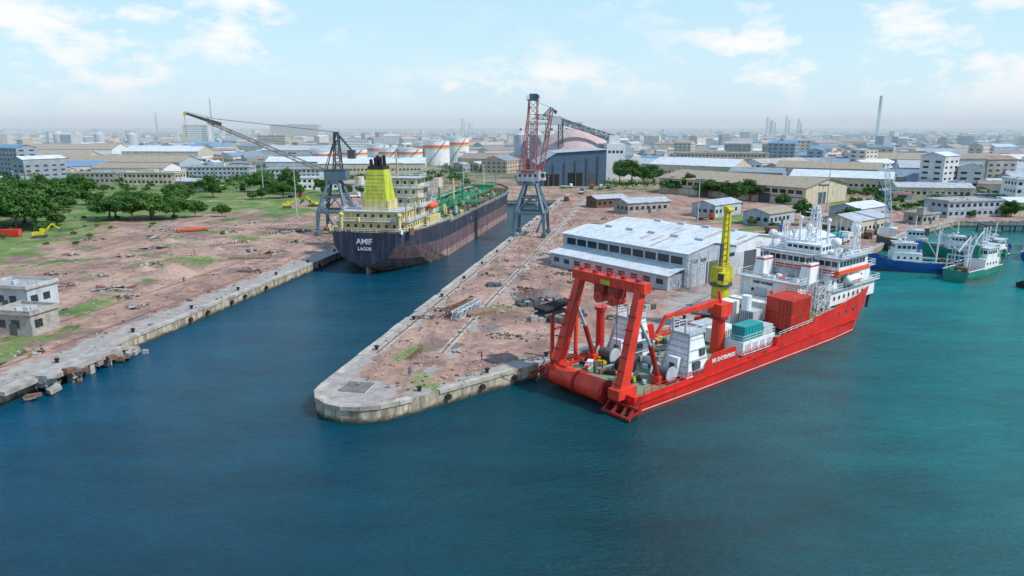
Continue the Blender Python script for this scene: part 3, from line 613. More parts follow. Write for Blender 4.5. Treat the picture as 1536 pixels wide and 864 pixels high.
# ------------------------------------------------------------------ portal cranes
def portal_crane(loc,rz,kind):
    C=O('portal_crane',loc,rz)
    C.part('portal')
    F,T_=5.7,2.1; zt=19.0
    for sx in (1,-1):
        for sy in (1,-1):
            C.beam((sx*F,sy*F,1.6),(sx*F*.92,sy*F*.92,8.5),.9,STL,h=.9,w2=1.3,h2=1.3)
            C.beam((sx*F*.92,sy*F*.92,8.5),(sx*T_,sy*T_,zt),1.1,STL,w2=.9,h2=.9)
            C.box(sx*F-.8,sx*F+.8,sy*F-2,sy*F+2,.35,1.6,STL)
            for k in (-1.3,1.3): C.cyl((sx*F-.3,sy*F+k,.45),(sx*F+.3,sy*F+k,.45),.45,DGR,n=14)
    for z,s_ in ((8.5,F*.92),(14,3.65)):
        w=1.0 if z<10 else .6
        for sg in (1,-1):
            C.beam((-s_,sg*s_,z),(s_,sg*s_,z),w,STL); C.beam((sg*s_,-s_,z+.01),(sg*s_,s_,z+.01),w*.95,STL)
    for sg in (1,-1):
        C.beam((-F*.92,sg*F*.92,8.5),(0,sg*3.65,14),.35,STL); C.beam((F*.92,sg*F*.92,8.5),(0,sg*3.65,14),.35,STL)
        C.beam((sg*F*.92,-F*.92,8.5),(sg*3.65,0,14),.35,STL); C.beam((sg*F*.92,F*.92,8.5),(sg*3.65,0,14),.35,STL)
    C.railrect(-5.2,5.2,-5.2,5.2,9.0,STL,h=1.1)
    C.beam((F*.92,0,9),(F*.5,-F*.9,1.5),.8,STL,h=.15)
    C.cyl((0,0,zt-.5),(0,0,zt+1),2.9,STL,n=24)
    C.part('machinery_house')
    C.box(-5.0,3.2,-2.4,2.4,zt+1,zt+4.8,LGR if kind else STL); C.box(-5.2,3.4,-2.6,2.6,zt+4.8,zt+5.0,PNK if kind else DGR)
    C.box(3.2,5.0,.4,2.4,zt+1.2,zt+4,WHT); C.box(5.0,5.06,.6,2.2,zt+2.2,zt+3.7,GLS); C.box(3.5,4.8,.32,.4,zt+2.2,zt+3.7,GLS)
    windows(C,(-4.4,-2.4,zt+2.6),(1,0),4,1,.9,.9,nrm=(0,-1)); C.railrect(-5.6,4.0,-3.1,3.1,zt+1.1,STL,h=1.1)
    if kind: C.box(-3.5,1.5,-2.48,-2.4,zt+3.7,zt+4.7,PNK)
    C.part('jib')
    if kind:
        C.lattice((-.5,0,zt+5),(.5,0,48.6),4.0,3.0,10,PNK,t=.28,t2=.15); C.box(-1.6,2.4,-2.0,2.0,48.6,49.0,STL); C.railrect(-1.6,2.4,-2.0,2.0,49.0,DGR,h=1.3)
        C.box(-.8,1.8,-.9,.9,49.0,51.0,STL); C.cyl((1.7,-1,50),(1.7,1,50),.9,DGR,n=14)
        C.lattice((3.2,1,zt+4),(7.2,1.2,46.0),1.8,1.0,14,PNK,t=.18,t2=.11)
        C.lattice((7.2,1.2,46.0),(4.4,0.8,43.4),1.2,.8,3,DGR,t=.25); C.beam((7.2,1.2,46),(8.6,1.4,43.8),.4,DGR); C.sph((8.4,1.3,44.8),.65,DGR)
        C.beam((.5,0,48.6),(7.2,1.2,46),.12,DGR); C.beam((-1,0,47),(-4.6,0,zt+5),.28,PNK)
    else:
        C.lattice((-1.5,0,zt+5),(-1.5,0,37.5),2.8,1.4,7,DGR,t=.36,t2=.2); C.beam((-1.8,0,37.5),(3.2,1.4,zt+5),.3,DGR); C.beam((-1.8,0,37.5),(3.2,-1.4,zt+5),.3,DGR)
        C.beam((-1.5,0,37.5),(-7.0,0,31),.6,DGR); C.rbox((-7,0,29.5),(2.6,2.2,3.2),0,DGR)
        C.lattice((3.2,0,zt+4),(47,0,41.2),1.4,.9,26,BOOM,t=.17,t2=.1)
        C.beam((-1.5,0,37.5),(44,0,42.3),.18,DGR); C.beam((3.0,0,32),(28,0,35),.1,DGR)
        C.beam((42,0,40.2),(55.5,0,44.4),.7,DGR,h=1.5,w2=.5,h2=.7); C.beam((47,0,43),(44.6,0,39.4),.35,YEL); C.box(54.8,56.0,-.4,.4,43.6,44.7,YEL)
        C.beam((44,0,42.3),(55.5,0,45.0),.13,DGR); C.beam((55.8,0,43.6),(55.8,0,37),.1,DGR); C.box(55.4,56.2,-.3,.3,35.8,37,YEL)
    C.done()
portal_crane((7.2,258,G),math.radians(-11),1)
portal_crane((-66.5,262,G),math.radians(176),0)
# ------------------------------------------------------------------ white warehouses by the quay
W=O('white_dock_warehouse',(39.0,165.5,G),math.radians(39))
W.part('walls')
WL=45
W.gable(6,27,0,WL,0,8.6,10.4,WLG,RFW,axis='y'); W.part('second_bay'); W.gable(28.2,52,2,WL+6,0,8.2,10.0,WLW,RFW,axis='y')
W.part('annex'); W.box(0,6,1,WL-1,0,3.6,WLG)
W.add([(-.7,.4,3.7),(6,.4,4.9),(6,WL-.4,4.9),(-.7,WL-.4,3.7),(-.7,.4,3.85),(6,.4,5.05),(6,WL-.4,5.05),(-.7,WL-.4,3.85)],[(0,1,2,3),(4,5,6,7),(0,1,5,4),(1,2,6,5),(2,3,7,6),(3,0,4,7)],RFW)
windows(W,(0,2.5,1.3),(0,1),10,2.2,1.3,2.0,nrm=(-1,0)); windows(W,(6,1.5,5.7),(0,1),10,3.6,1.9,.65,nrm=(-1,0))
W.part('doors')
W.box(14,19,-.06,0,0,5.6,DGR); W.box(34,40,1.94,2,0,6,DGR); W.box(28.3,33.5,1.92,2,0,6,LGR)
for k in range(5): W.box(6.2+k*4.2,6.5+k*4.2,-.12,0,0,8.5,LGR)
windows(W,(8,0,5.9),(1,0),2,2.4,1,1,nrm=(0,-1)); windows(W,(20.5,0,5.9),(1,0),2,2.4,1,1,nrm=(0,-1))
W.part('ridge_vents')
for k in range(5): W.box(16.0,17.0,3+k*8,5.5+k*8,10.5,11.1,LGR)
for k in range(4): W.box(39.6,40.6,9+k*9,11.5+k*9,10.1,10.7,LGR)
W.part('roof_sheets')
ROOFV=[M('roof_sheet_pale',(.64,.68,.72),.5,var=.1,dirt=.4,dcol=(.46,.46,.47)),M('roof_sheet_dull',(.48,.53,.57),.6,var=.1,dirt=.5,dcol=(.36,.33,.32)),RFW,RFW,M('roof_sheet_rusty',(.44,.36,.32),.7,var=.2,dirt=.6,dcol=(.30,.20,.15))]
def slope(xa,xb,za,zb,y0,y1,m_): W.add([(xa,y0,za),(xb,y0,zb),(xb,y1,zb),(xa,y1,za)],[(0,1,2,3)],m_)
for k in range(44):
    if rnd()<.5:
        a0_=U(0,.5); a1_=U(.6,1); slope(6.2+10.1*a0_,6.2+10.1*a1_,8.847+1.733*a0_,8.847+1.733*a1_,.2+k,1.15+k,random.choice(ROOFV))
    if rnd()<.5:
        a0_=U(0,.5); a1_=U(.6,1); slope(28.6+11.2*a0_,28.6+11.2*a1_,8.46+1.72*a0_,8.46+1.72*a1_,2.2+k*1.1,3.25+k*1.1,random.choice(ROOFV))
W.part('scaffold')
W.lattice((4.5,-2.4,0),(4.5,-2.4,8.5),2,2,5,LGR,t=.1); W.lattice((7.5,-2.4,0),(7.5,-2.4,8.5),2,2,5,LGR,t=.1)
W.done()
W=O('small_dock_shed',(86,206,G),math.radians(39)); W.gable(0,22,0,14,0,5.5,7.2,WLW,RFW,axis='x'); windows(W,(1.5,0,2),(1,0),6,1.6,1.3,2,nrm=(0,-1)); W.box(-.06,0,4,9,0,4,DGR); W.done()
# ------------------------------------------------------------------ generic building
def building(name,x,y,w,d,h,rz=0,wm=None,rm=None,kind='flat',floors=None,rise=None,pent=True):
    o=O(name,(x,y,G),math.radians(rz)); wm=wm or random.choice([WLC,WLG,WHT,CNC]); rm=rm or random.choice([RFG,RFW,RFB])
    o.part('walls')
    hx,hy=w/2,d/2
    if kind=='gable':
        if w>=d: o.gable(-hx,hx,-hy,hy,0,h,h+(rise or d*.14),wm,rm,'x')
        else: o.gable(-hx,hx,-hy,hy,0,h,h+(rise or w*.14),wm,rm,'y')
    else:
        o.box(-hx,hx,-hy,hy,0,h,wm); 
        o.part('roof'); o.box(-hx-.4,hx+.4,-hy-.4,hy+.4,h,h+.3,CNC)
        for sx in (-1,1): o.box(sx*(hx+.3),sx*(hx+.05),-hy-.3,hy+.3,h+.3,h+.9,wm)
        for sy in (-1,1): o.box(-hx+.0,hx,sy*(hy+.3),sy*(hy+.05),h+.3,h+.88,wm)
        if pent and rnd()<.7: o.box(-hx*.3,hx*.1,-hy*.4,hy*.3,h+.3,h+2.6,wm)
        for k in range(3): o.rbox((U(-hx,hx)*.7,U(-hy,hy)*.7,h+.7),(1.2,.9,.8),U(0,2),LGR)
    floors=floors or max(1,int(h/3.3)); fh=h/floors
    o.part('windows')
    for f in range(floors):
        z=f*fh+fh*.35; hh=min(1.6,fh*.42)
        nw=max(1,int((w-1)/3.2)); nd=max(1,int((d-1)/3.2))
        windows(o,(-hx+.8,-hy,z),(1,0),nw,1.8,hh,1.4,nrm=(0,-1)); windows(o,(-hx+.8,hy,z),(1,0),nw,1.8,hh,1.4,nrm=(0,1))
        windows(o,(-hx,-hy+.8,z),(0,1),nd,1.8,hh,1.4,nrm=(-1,0)); windows(o,(hx,-hy+.8,z),(0,1),nd,1.8,hh,1.4,nrm=(1,0))
        if floors>1 and f>0 and kind!='gable': o.box(-hx-.12,hx+.12,-hy-.12,hy+.12,f*fh-.1,f*fh+.1,wm)
    o.part('door'); o.box(-.8,.8,-hy-.08,-hy+.02,0,2.3,DGR)
    o.done()
building('concrete_block_shed',-111,152,12,8,4.8,-12,LGR,None,'flat',1,pent=False)
building('concrete_pump_house',-96,132,8.5,6.5,4.2,-11,CNC,None,'flat',1,pent=False)
W=O('long_tan_warehouse',(150,355,G),math.radians(38)); W.part('walls'); W.gable(0,42,0,96,0,9,13,WLC,RFB,'y',ov=1)
windows(W,(0,2,5.5),(0,1),20,3.4,2,1.2,nrm=(-1,0)); W.box(-.07,0,20,27,0,5,DGR); W.box(-.07,0,60,67,0,5,DGR); W.box(-.1,0,1,95,3.6,4.0,DGR)
W.box(12,20,-.07,0,0,6,DGR); W.done()
W=O('bulk_storage_silo_shed',(18,474,G),math.radians(3)); W.part('front_hall')
W.add([(0,0,0),(46,0,0),(46,52,0),(0,52,0),(0,0,14.5),(46,0,24),(46,52,24),(0,52,14.5),(12,0,22),(12,52,22)],[(0,1,5,8,4)],WLD)
W.add([(46,0,0),(46,52,0),(46,52,24),(46,0,24)],[(0,1,2,3)],WLW); W.add([(0,0,0),(0,52,0),(0,52,14.5),(0,0,14.5)],[(0,1,2,3)],WLD); W.add([(0,52,0),(46,52,0),(46,52,24),(12,52,22),(0,52,14.5)],[(0,1,2,3,4)],WLW)
W.add([(-1,-1,14.2),(12,-1,22.3),(12,53,22.3),(-1,53,14.2)],[(0,1,2,3)],RFG); W.add([(12,-1,22.3),(47,-1,24.4),(47,53,24.4),(12,53,22.3)],[(0,1,2,3)],RFG)
for k in range(6): W.box(2+k*7.6,2.8+k*7.6,-.5,0,0,13+k*1.4,DGR)
W.box(4,14,-.12,0,0,8,BLK); W.box(20,30,-.12,0,0,9,BLK); W.box(33,40,-.12,0,0,9,DGR)
for k in range(7): W.box(46,46.4,2+k*8,2.6+k*8,0,24,LGR)
for k in range(4): W.box(46,46.1,4+k*12,9+k*12,14,19,GLS)
W.part('dome_roof')
v=[];f=[];n=16
for j,yy in enumerate((54,60,76,92,110,118)):
    sc=(.15,.7,1,1,.7,.15)[j]
    for i in range(n+1):
        t=math.pi*i/n; v.append((36-math.cos(t)*34*max(sc,.5),yy,4+math.sin(t)*34*sc))
for j in range(5):
    for i in range(n): a=j*(n+1)+i; f.append((a,a+1,a+n+2,a+n+1))
W.add(v,f,PINK,True)
W.part('conveyor')
W.beam((20,62,46),(66,60,27),3.2,LGR,h=3); W.lattice((20,62,44),(66,60,30),3.6,3.6,12,DGR,t=.5); W.lattice((2,62,47),(22,62,45),3.4,3.0,6,DGR,t=.5); W.lattice((22,62,0),(22,62,44),4,3,10,DGR,t=.5); W.lattice((60,60,0),(60,60,28),4,3,8,DGR,t=.5)
W.box(14,22,58,66,41,47,LGR)
W.part('headhouse'); W.box(56,70,52,70,0,27,WLW); W.box(58,66,54,66,27,33,WLW); W.box(62,84,60,84,0,18,WLW); W.box(68,78,58,62,18,24,WLG)
windows(W,(57,52,20),(1,0),4,2,2,1,nrm=(0,-1))
W.done()
for i,(x,y) in enumerate(((26,640),(40,645),(54,650),(12,650))):
    o=O('grain_silo',(x-4,y,G)); o.cyl((0,0,0),(0,0,32),6.5,LGR,n=24); o.cyl((0,0,32),(0,0,36),6.6,LGR,r2=1,n=24); o.box(-1,1,-1,1,36,38,DGR); o.done()
o=O('silo_gantry',(36,628,G)); 
for k in range(4): o.lattice((-18+k*13,0,0),(-18+k*13,0,42),2.5,2.5,10,DGR,t=.4)
o.beam((-22,0,42),(26,0,42),2.6,LGR); o.done()
STR=M('tank_orange_stripe',(.72,.12,.04),.6,var=.08)
for (x,y,r,h) in ((-80,745,14,25),(-62,805,13,27),(-106,735,13,17),(-128,738,12,17),(-160,715,13,17),(-186,700,12,16),(-146,770,12,20),(-100,800,13,22),(-205,760,12,16)):
    o=O('oil_storage_tank',(x,y,G)); o.part('shell'); o.cyl((0,0,0),(0,0,h),r,WHT,n=40); o.part('roof'); o.cyl((0,0,h),(0,0,h+1.6),r*1.01,LGR,r2=r*.2,n=40)
    o.part('stripe'); o.cyl((0,0,h*.72),(0,0,h*.82),r+.06,STR,n=40,caps=False); o.cyl((0,0,h*.66),(0,0,h*.70),r+.06,YEL,n=40,caps=False)
    o.part('stair')
    for k in range(30):
        t=-2.2+k*.05; o.rbox(((r+.6)*math.cos(t),(r+.6)*math.sin(t),h*k/30+.5),(1.2,.9,.25),t,DGR)
    o.rail([((r-.2)*math.cos(t),(r-.2)*math.sin(t),h) for t in np.linspace(0,2*math.pi,25)],LGR,h=1.2,step=8,t=.15)
    o.done()
B=[('apartment_block',-690,1560,58,22,42,0,WHT,'flat',11),('office_block',-760,2500,170,40,46,0,WLC,'flat',9),
('workshop_hall',-345,640,110,34,9,-6,WLG,'gable',1),('factory_hall',-300,560,60,24,8,-5,WHT,'gable',1),('low_office',-225,545,46,16,9,2,WLG,'flat',3),
('low_office',-160,520,40,16,9,4,WLG,'flat',3),('port_office',-128,455,34,14,7,6,WHT,'flat',2),('storage_shed',-95,440,22,12,5,10,WLG,'gable',1),
('storage_shed',-205,455,26,12,5,-20,CNC,'gable',1),('factory_hall',-470,700,100,40,10,8,WLC,'gable',1),('factory_hall',-400,820,90,36,12,-4,WLC,'gable',1),
('factory_hall',-260,860,80,36,12,3,WLG,'gable',1),('factory_hall',-560,900,120,44,12,2,WHT,'gable',1),('low_office',-250,490,38,14,8,-6,WLC,'flat',2),('low_office',-300,505,34,14,7,4,CNC,'flat',2),
('office_block',-250,1100,60,20,18,5,WHT,'flat',5),('apartment_block',-420,1250,50,18,24,-8,WLC,'flat',6),
('grey_roof_shed',108,290,20,12,5,40,WLG,'gable',1),('port_house',130,262,26,14,6,38,WLC,'gable',1),('port_house',94,318,22,12,5.5,42,WLG,'gable',1),
('storage_shed',62,330,24,12,5,25,CNC,'gable',1),('storage_shed',48,352,18,10,4.5,25,RST,'gable',1),('port_house',150,300,24,13,6,38,WLG,'gable',1),
('factory_hall',150,560,70,36,10,-40,WLC,'gable',1),('office_block',190,640,80,22,16,-12,WLC,'flat',4),('factory_hall',235,520,70,30,10,-30,WLG,'gable',1),
('factory_hall',215,455,60,26,8,-32,WLC,'gable',1),('port_house',205,315,30,13,7,15,WLG,'flat',2),('port_house',238,322,26,12,6,10,WLC,'gable',1),
('apartment_block',285,372,36,16,12,-10,WHT,'flat',3),('apartment_block',340,392,40,16,13,-8,WLC,'flat',4),('port_house',172,290,12,8,4.0,30,CNC,'flat',1),
('factory_hall',330,520,80,34,10,-20,WLG,'gable',1),('storage_shed',240,400,40,16,6,-10,WLC,'gable',1),('factory_hall',110,610,60,26,9,-35,WLG,'gable',1),
('factory_hall',380,640,110,36,11,-12,WLG,'gable',1),('workshop_hall',-120,610,90,30,9,4,WLC,'gable',1),('workshop_hall',-190,640,60,28,9,4,WLG,'gable',1)]
for (n_,x,y,w,d,h,rz,wm,kd,fl) in B: building(n_,x,y,w,d,h,rz,wm,None,kd,fl)
# ------------------------------------------------------------------ distant city (one object)
ACM=bpy.data.materials.new('city_paint'); ACM.use_nodes=True; nt=ACM.node_tree; N=nt.nodes; L=nt.links; b=N['Principled BSDF']
geo=N.new('ShaderNodeNewGeometry'); at=N.new('ShaderNodeAttribute'); at.attribute_name='col'
L.new(mix(.7,at.outputs['Color'],ramp(noise(.15,4,.7),[(.3,.6),(.7,1.15)]),'MULTIPLY'),b.inputs['Base Color']); b.inputs['Roughness'].default_value=.8
V=[];F=[];C=[]
wallc=[(.54,.51,.45),(.44,.48,.51),(.60,.62,.64),(.36,.35,.33),(.50,.40,.32),(.28,.33,.39),(.58,.54,.46)]
roofc=[(.46,.53,.60),(.34,.40,.46),(.28,.20,.17),(.36,.27,.22),(.58,.62,.66),(.19,.25,.33),(.42,.39,.35),(.13,.26,.42),(.38,.15,.11),(.24,.29,.33),(.30,.24,.20)]
gl_c=(.04,.05,.06)
def q(vs,cl):
    o_=len(V); V.extend(vs); F.append(tuple(range(o_,o_+len(vs)))); C.append(cl)
def cbox(x,y,w,d,h,r,wc_,rc,gab,wins):
    c_,s_=math.cos(r),math.sin(r)
    def P(a,b_,z): return (x+a*c_-b_*s_,y+a*s_+b_*c_,G+z)
    a,b_=w/2,d/2
    cr=[(-a,-b_),(a,-b_),(a,b_),(-a,b_)]
    for i in range(4):
        p,p2=cr[i],cr[(i+1)%4]; q([P(*p,0),P(*p2,0),P(*p2,h),P(*p,h)],wc_)
        if wins:
            ln=math.dist(p,p2); n=max(1,int(ln/5)); nx,ny=(p2[1]-p[1])/ln,-(p2[0]-p[0])/ln
            for fl in range(max(1,int(h/3.4))):
                for k in range(n):
                    t0=(k+.25)/n; t1=(k+.72)/n; z=fl*3.4+1.1
                    e=.06
                    pa=(p[0]+(p2[0]-p[0])*t0+nx*e,p[1]+(p2[1]-p[1])*t0+ny*e); pb=(p[0]+(p2[0]-p[0])*t1+nx*e,p[1]+(p2[1]-p[1])*t1+ny*e)
                    q([P(*pa,z),P(*pb,z),P(*pb,z+1.3),P(*pa,z+1.3)],gl_c)
    if gab:
        rh=h+d*.16; o1=.5
        q([P(-a-o1,-b_-o1,h-.1),P(a+o1,-b_-o1,h-.1),P(a+o1,0,rh),P(-a-o1,0,rh)],rc); q([P(-a-o1,0,rh),P(a+o1,0,rh),P(a+o1,b_+o1,h-.1),P(-a-o1,b_+o1,h-.1)],rc)
        q([P(a,-b_,h),P(a,b_,h),P(a,0,rh-.1)],wc_); q([P(-a,-b_,h),P(-a,0,rh-.1),P(-a,b_,h)],wc_)
    else: q([P(-a-.3,-b_-.3,h+.02),P(a+.3,-b_-.3,h+.02),P(a+.3,b_+.3,h+.02),P(-a-.3,b_+.3,h+.02)],rc)
BX=[(x,y,max(w,d)*.55+8) for (_,x,y,w,d,*_r) in B]+[(45,530,95),(-130,750,105),(150,400,75),(36,645,40)]
RC=random.Random(3)
cnt=0
while cnt<7600:
    yy=430+ (RC.random()**1.8)*4800; xx=RC.uniform(-.85,.85)*yy
    if yy<560 and xx<170: 
        if not (xx<-260 and yy>500): continue
    if -330<xx<80 and yy<620: continue
    if any(abs(xx-a)<r_ and abs(yy-b_)<r_ for a,b_,r_ in BX): continue
    big_=RC.random()<.07; left=xx<0
    if left and RC.random()<.3: continue
    w=RC.uniform(7,18) if not big_ else RC.uniform(28,60); d=RC.uniform(6,12) if not big_ else RC.uniform(14,28)
    h=RC.choice([3.2,3.5,4,6.5,7]) if not big_ else RC.uniform(6,12)
    if RC.random()<.02: h=RC.uniform(14,26); w=RC.uniform(15,35); d=14
    r=RC.choice([-.55,-.5,1.05,.1,.05,.6])+RC.uniform(-.1,.1)
    cbox(xx,yy,w,d,h,r,RC.choice(wallc),RC.choice(roofc),RC.random()<.75,yy<900); cnt+=1
for i in range(560):
    xx=RC.uniform(215,620); yy=RC.uniform(340,720)
    if xx/yy>.85 or any(abs(xx-a)<r_*.6 and abs(yy-b_)<r_*.6 for a,b_,r_ in BX): continue
    cbox(xx,yy,RC.uniform(7,18),RC.uniform(6,12),RC.choice([3,3.3,3.6,6.4]),RC.choice([-.4,1.15])+RC.uniform(-.1,.1),RC.choice(wallc),RC.choice(roofc),RC.random()<.8,True)
me=bpy.data.meshes.new('distant_city_buildings'); me.from_pydata(V,[],F); me.materials.append(ACM)
ca=me.color_attributes.new('col','FLOAT_COLOR','CORNER'); arr=[]
for p,cl in zip(me.polygons,C): arr+= [*cl,1.0]*p.loop_total
ca.data.foreach_set('color',arr)
scene.collection.objects.link(bpy.data.objects.new('distant_city_buildings',me))
o=O('factory_chimney',(1545,3000,G)); o.cyl((0,0,0),(0,0,165),9,LGR,r2=5.5,n=20)
for k in range(3): o.cyl((0,0,120+k*16),(0,0,127+k*16),7.1-k*.35,LGR,n=20,caps=False)
o.done()
o=O('radio_mast',(-650,1540,G)); o.lattice((0,0,0),(0,0,100),4,1.0,22,LGR,t=.45,t2=.25); o.done()
o=O('radio_mast',(-1050,2100,G)); o.lattice((0,0,0),(0,0,80),5,1.2,18,LGR,t=.6,t2=.4); o.done()
for (x,y,h) in ((1150,3200,80),(1190,3250,70),(1235,3200,85),(1330,3300,75),(-250,3600,80),(-215,3600,60)):
    o=O('refinery_column',(x,y,G)); o.cyl((0,0,0),(0,0,h),7,LGR,r2=5,n=14); o.lattice((12,0,0),(12,0,h*.8),5,4,8,DGR,t=.8); o.done()
for (x,y) in ((-960,1500),(-920,1500),(-880,1510),(-740,1380)):
    o=O('water_silo',(x,y,G)); o.cyl((0,0,0),(0,0,24),10,LGR,n=20); o.cyl((0,0,24),(0,0,29),10.2,LGR,r2=1,n=20); o.done()
o=O('perimeter_wall',(0,0,G)); o.beam((205,440,1.6),(262,352,1.6),.4,WLC,h=3.2); o.beam((262,352,1.6),(420,332,1.6),.4,WLC,h=3.2); o.done()
o=O('timber_jetty',(193,283,0),math.radians(-4)); o.part('deck'); o.box(0,120,-3,3,2.6,3.1,DGR); o.part('piles')
for k in range(25):
    for b_ in (-2.6,2.6): o.cyl((k*5,b_,-3),(k*5,b_,2.6),.3,DGR,n=8)
o.rail([(0,-2.9,3.1),(120,-2.9,3.1)],DGR,h=1.1,step=3,t=.12); o.done()
o=O('broken_concrete_jetty',(-76.5,113,0),math.radians(79.2)); o.part('slab')
o.box(-7,9,-3.3,.6,1.9,2.72,CNC); o.box(-14,-8,-2,.6,2.0,2.68,CNC); o.rbox((11.5,-1.8,1.5),(5,2.5,.5),.2,CNC,tilt=.25); o.part('piles')
for a in (-6,-2,2,6,9): o.box(a-.5,a+.5,-3.0,-2.0,-3,1.9,CNC)
for k in range(24): o.rbox((U(-14,14),U(-4.5,-1.5),U(.2,2.8)),(U(.8,2.2),U(.6,1.4),U(.4,.9)),U(0,3),random.choice([CNC,CNC,RST,DGR]),tilt=U(-.4,.4))
o.done()
# ------------------------------------------------------------------ trawlers
def trawler(loc,rz,Ls,hm,top,name='fishing_trawler'):
    o=O(name,loc,math.radians(rz)); k=Ls/24; o.part('hull')
    loft(o,[(0,[(3*k,2.8*k),(2.9*k,1.4*k),(2.4*k,.2),(2*k,-1)]),(8*k,[(3.4*k,2.6*k),(3.3*k,1.3*k),(3*k,.2),(3*k,-1)]),(16*k,[(3.3*k,3.2*k),(3*k,1.6*k),(2.5*k,.2),(2.4*k,-1)]),(21*k,[(2.1*k,4.2*k),(1.5*k,2.2*k),(1*k,.2),(.9*k,-1)]),(24.5*k,[(.2,5*k),(.12,2.6*k),(.1,.2),(.1,-1)])],[hm,hm,DRED],hm,bul=.8*k,deckm=DKG)
    o.beam((0,3.05*k,2.85*k),(16*k,3.35*k,3.25*k),.2,WHT); o.beam((0,-3.05*k,2.85*k),(16*k,-3.35*k,3.25*k),.2,WHT)
    o.part('wheelhouse'); o.box(9*k,16*k,-2.5*k,2.5*k,2*k,5.0*k,top); o.box(10.5*k,15.5*k,-2.1*k,2.1*k,5.0*k,7.4*k,top); o.box(10.2*k,15.9*k,-2.4*k,2.4*k,7.4*k,7.6*k,LGR)
    for nr,p,d,n in (((0,-1),(10.7*k,-2.1*k,6.1*k),(1,0),4),((0,1),(10.7*k,2.1*k,6.1*k),(1,0),4),((1,0),(15.5*k,-1.9*k,6.1*k),(0,1),3),((-1,0),(10.5*k,-1.9*k,6.1*k),(0,1),3)): windows(o,p,d,n,.85*k,.8*k,.3*k,nrm=nr)
    windows(o,(9.8*k,-2.5*k,3.5*k),(1,0),4,.6*k,.6*k,.9*k,nrm=(0,-1)); windows(o,(9.8*k,2.5*k,3.5*k),(1,0),4,.6*k,.6*k,.9*k,nrm=(0,1))
    o.railrect(9.2*k,15.9*k,-2.6*k,2.6*k,5.0*k,WHT,h=.9*k); o.box(8.9*k,10.2*k,-.7*k,.7*k,5*k,8.2*k,hm)
    o.part('masts'); o.cyl((13*k,0,7.6*k),(13*k,0,12.5*k),.16*k,WHT); o.beam((13*k,-1.5*k,10*k),(13*k,1.5*k,10*k),.12*k,WHT); o.box(12.6*k,13.2*k,-.8*k,.8*k,8.6*k,8.8*k,WHT); o.sph((14.5*k,1*k,8.3*k),.5*k,WHT)
    o.cyl((5*k,0,2*k),(5*k,0,11*k),.2*k,top); o.beam((5*k,0,10.6*k),(0.2*k,0,7.5*k),.2*k,top); o.beam((5*k,0,4*k),(8.5*k,0,9.5*k),.18*k,top); o.beam((5*k,0,11*k),(13*k,0,12*k),.04,DGR); o.beam((5*k,0,11*k),(24*k,0,5*k),.04,DGR)
    for b_ in (-2.6*k,2.6*k): o.beam((.6*k,b_,2*k),(.6*k,b_,6.4*k),.25*k,LGR)
    o.beam((.6*k,-2.6*k,6.4*k),(.6*k,2.6*k,6.4*k),.28*k,LGR); o.part('deck_gear')
    o.cyl((3*k,-1.6*k,2.8*k),(3*k,1.6*k,2.8*k),.7*k,RST); o.box(17*k,18.5*k,-1*k,1*k,2.6*k,3.6*k,DGR)
    for i in range(24): o.rbox((U(1,8)*k,U(-2.4,2.4)*k,2.3*k),(U(.5,1.5),U(.4,1),U(.4,.9)),U(0,3),random.choice([BGN,WOOD,ORNG,BLU,LGR]))
    o.done()
trawler((131,200,0),165,27,BLU,WHT); trawler((123,188,0),32,27,BGN,WHT); trawler((131,197.5,0),32,25,BGN,LGR); trawler((140,207,0),34,25,BLU,WHT); trawler((158,222,0),160,22,BGN,WHT); trawler((166,218,0),40,22,BLU,WHT); trawler((150,230,0),155,24,DGR,WHT); trawler((180,236,0),40,22,BGN,WHT)
o=O('small_black_motorboat',(136,180,0),math.radians(25)); loft(o,[(0,[(1.6,1.3),(1.5,.8),(1.2,0),(1,-.5)]),(5,[(1.7,1.4),(1.6,.8),(1.3,0),(1.1,-.5)]),(9,[(.2,2),(.15,1),(.1,0),(.1,-.5)])],[BLK,BLK,BLK],BLK,bul=.5,deckm=WOOD); o.box(2,4,-.8,.8,.9,2.4,DGR); o.box(3.95,4.02,-.6,.6,1.6,2.2,GLS); o.done()
o=O('lattice_quay_crane',(140,256,G),math.radians(150)); o.box(-3,3,-2,2,0,3,WHT); o.cyl((0,0,3),(0,0,5),1.4,LGR); o.lattice((0,0,5),(2.5,0,24),2.2,1.4,9,WHT,t=.25); o.beam((0,0,9),(5,0,20),.4,BLU); o.done()
def mast(x,y,h,name='light_mast'):
    o=O(name,(x,y,G)); o.part('pole'); o.cyl((0,0,0),(0,0,h),.28,LGR,r2=.14,n=10); o.box(-.5,.5,-.5,.5,0,.5,CNC); o.part('floodlights'); o.beam((-1.6,0,h),(1.6,0,h),.2,LGR)
    for k in (-1.4,-.5,.5,1.4): o.rbox((k,-.3,h+.35),(.6,.4,.5),0,DGR)
    o.done()
for (x,y,h) in ((-95,305,28),(-30,430,24),(150,330,26),(230,420,28),(70,260,20),(12,330,18),(-150,420,20),(105,235,20)): mast(x,y,h)
o=O('power_line')
for i in range(12):
    x=-330+i*32; y=430+6*math.sin(i); o.cyl((x,y,G),(x,y,G+11),.2,WOOD,n=6); o.beam((x-1.3,y,G+10),(x+1.3,y,G+10),.2,WOOD)
o.done()
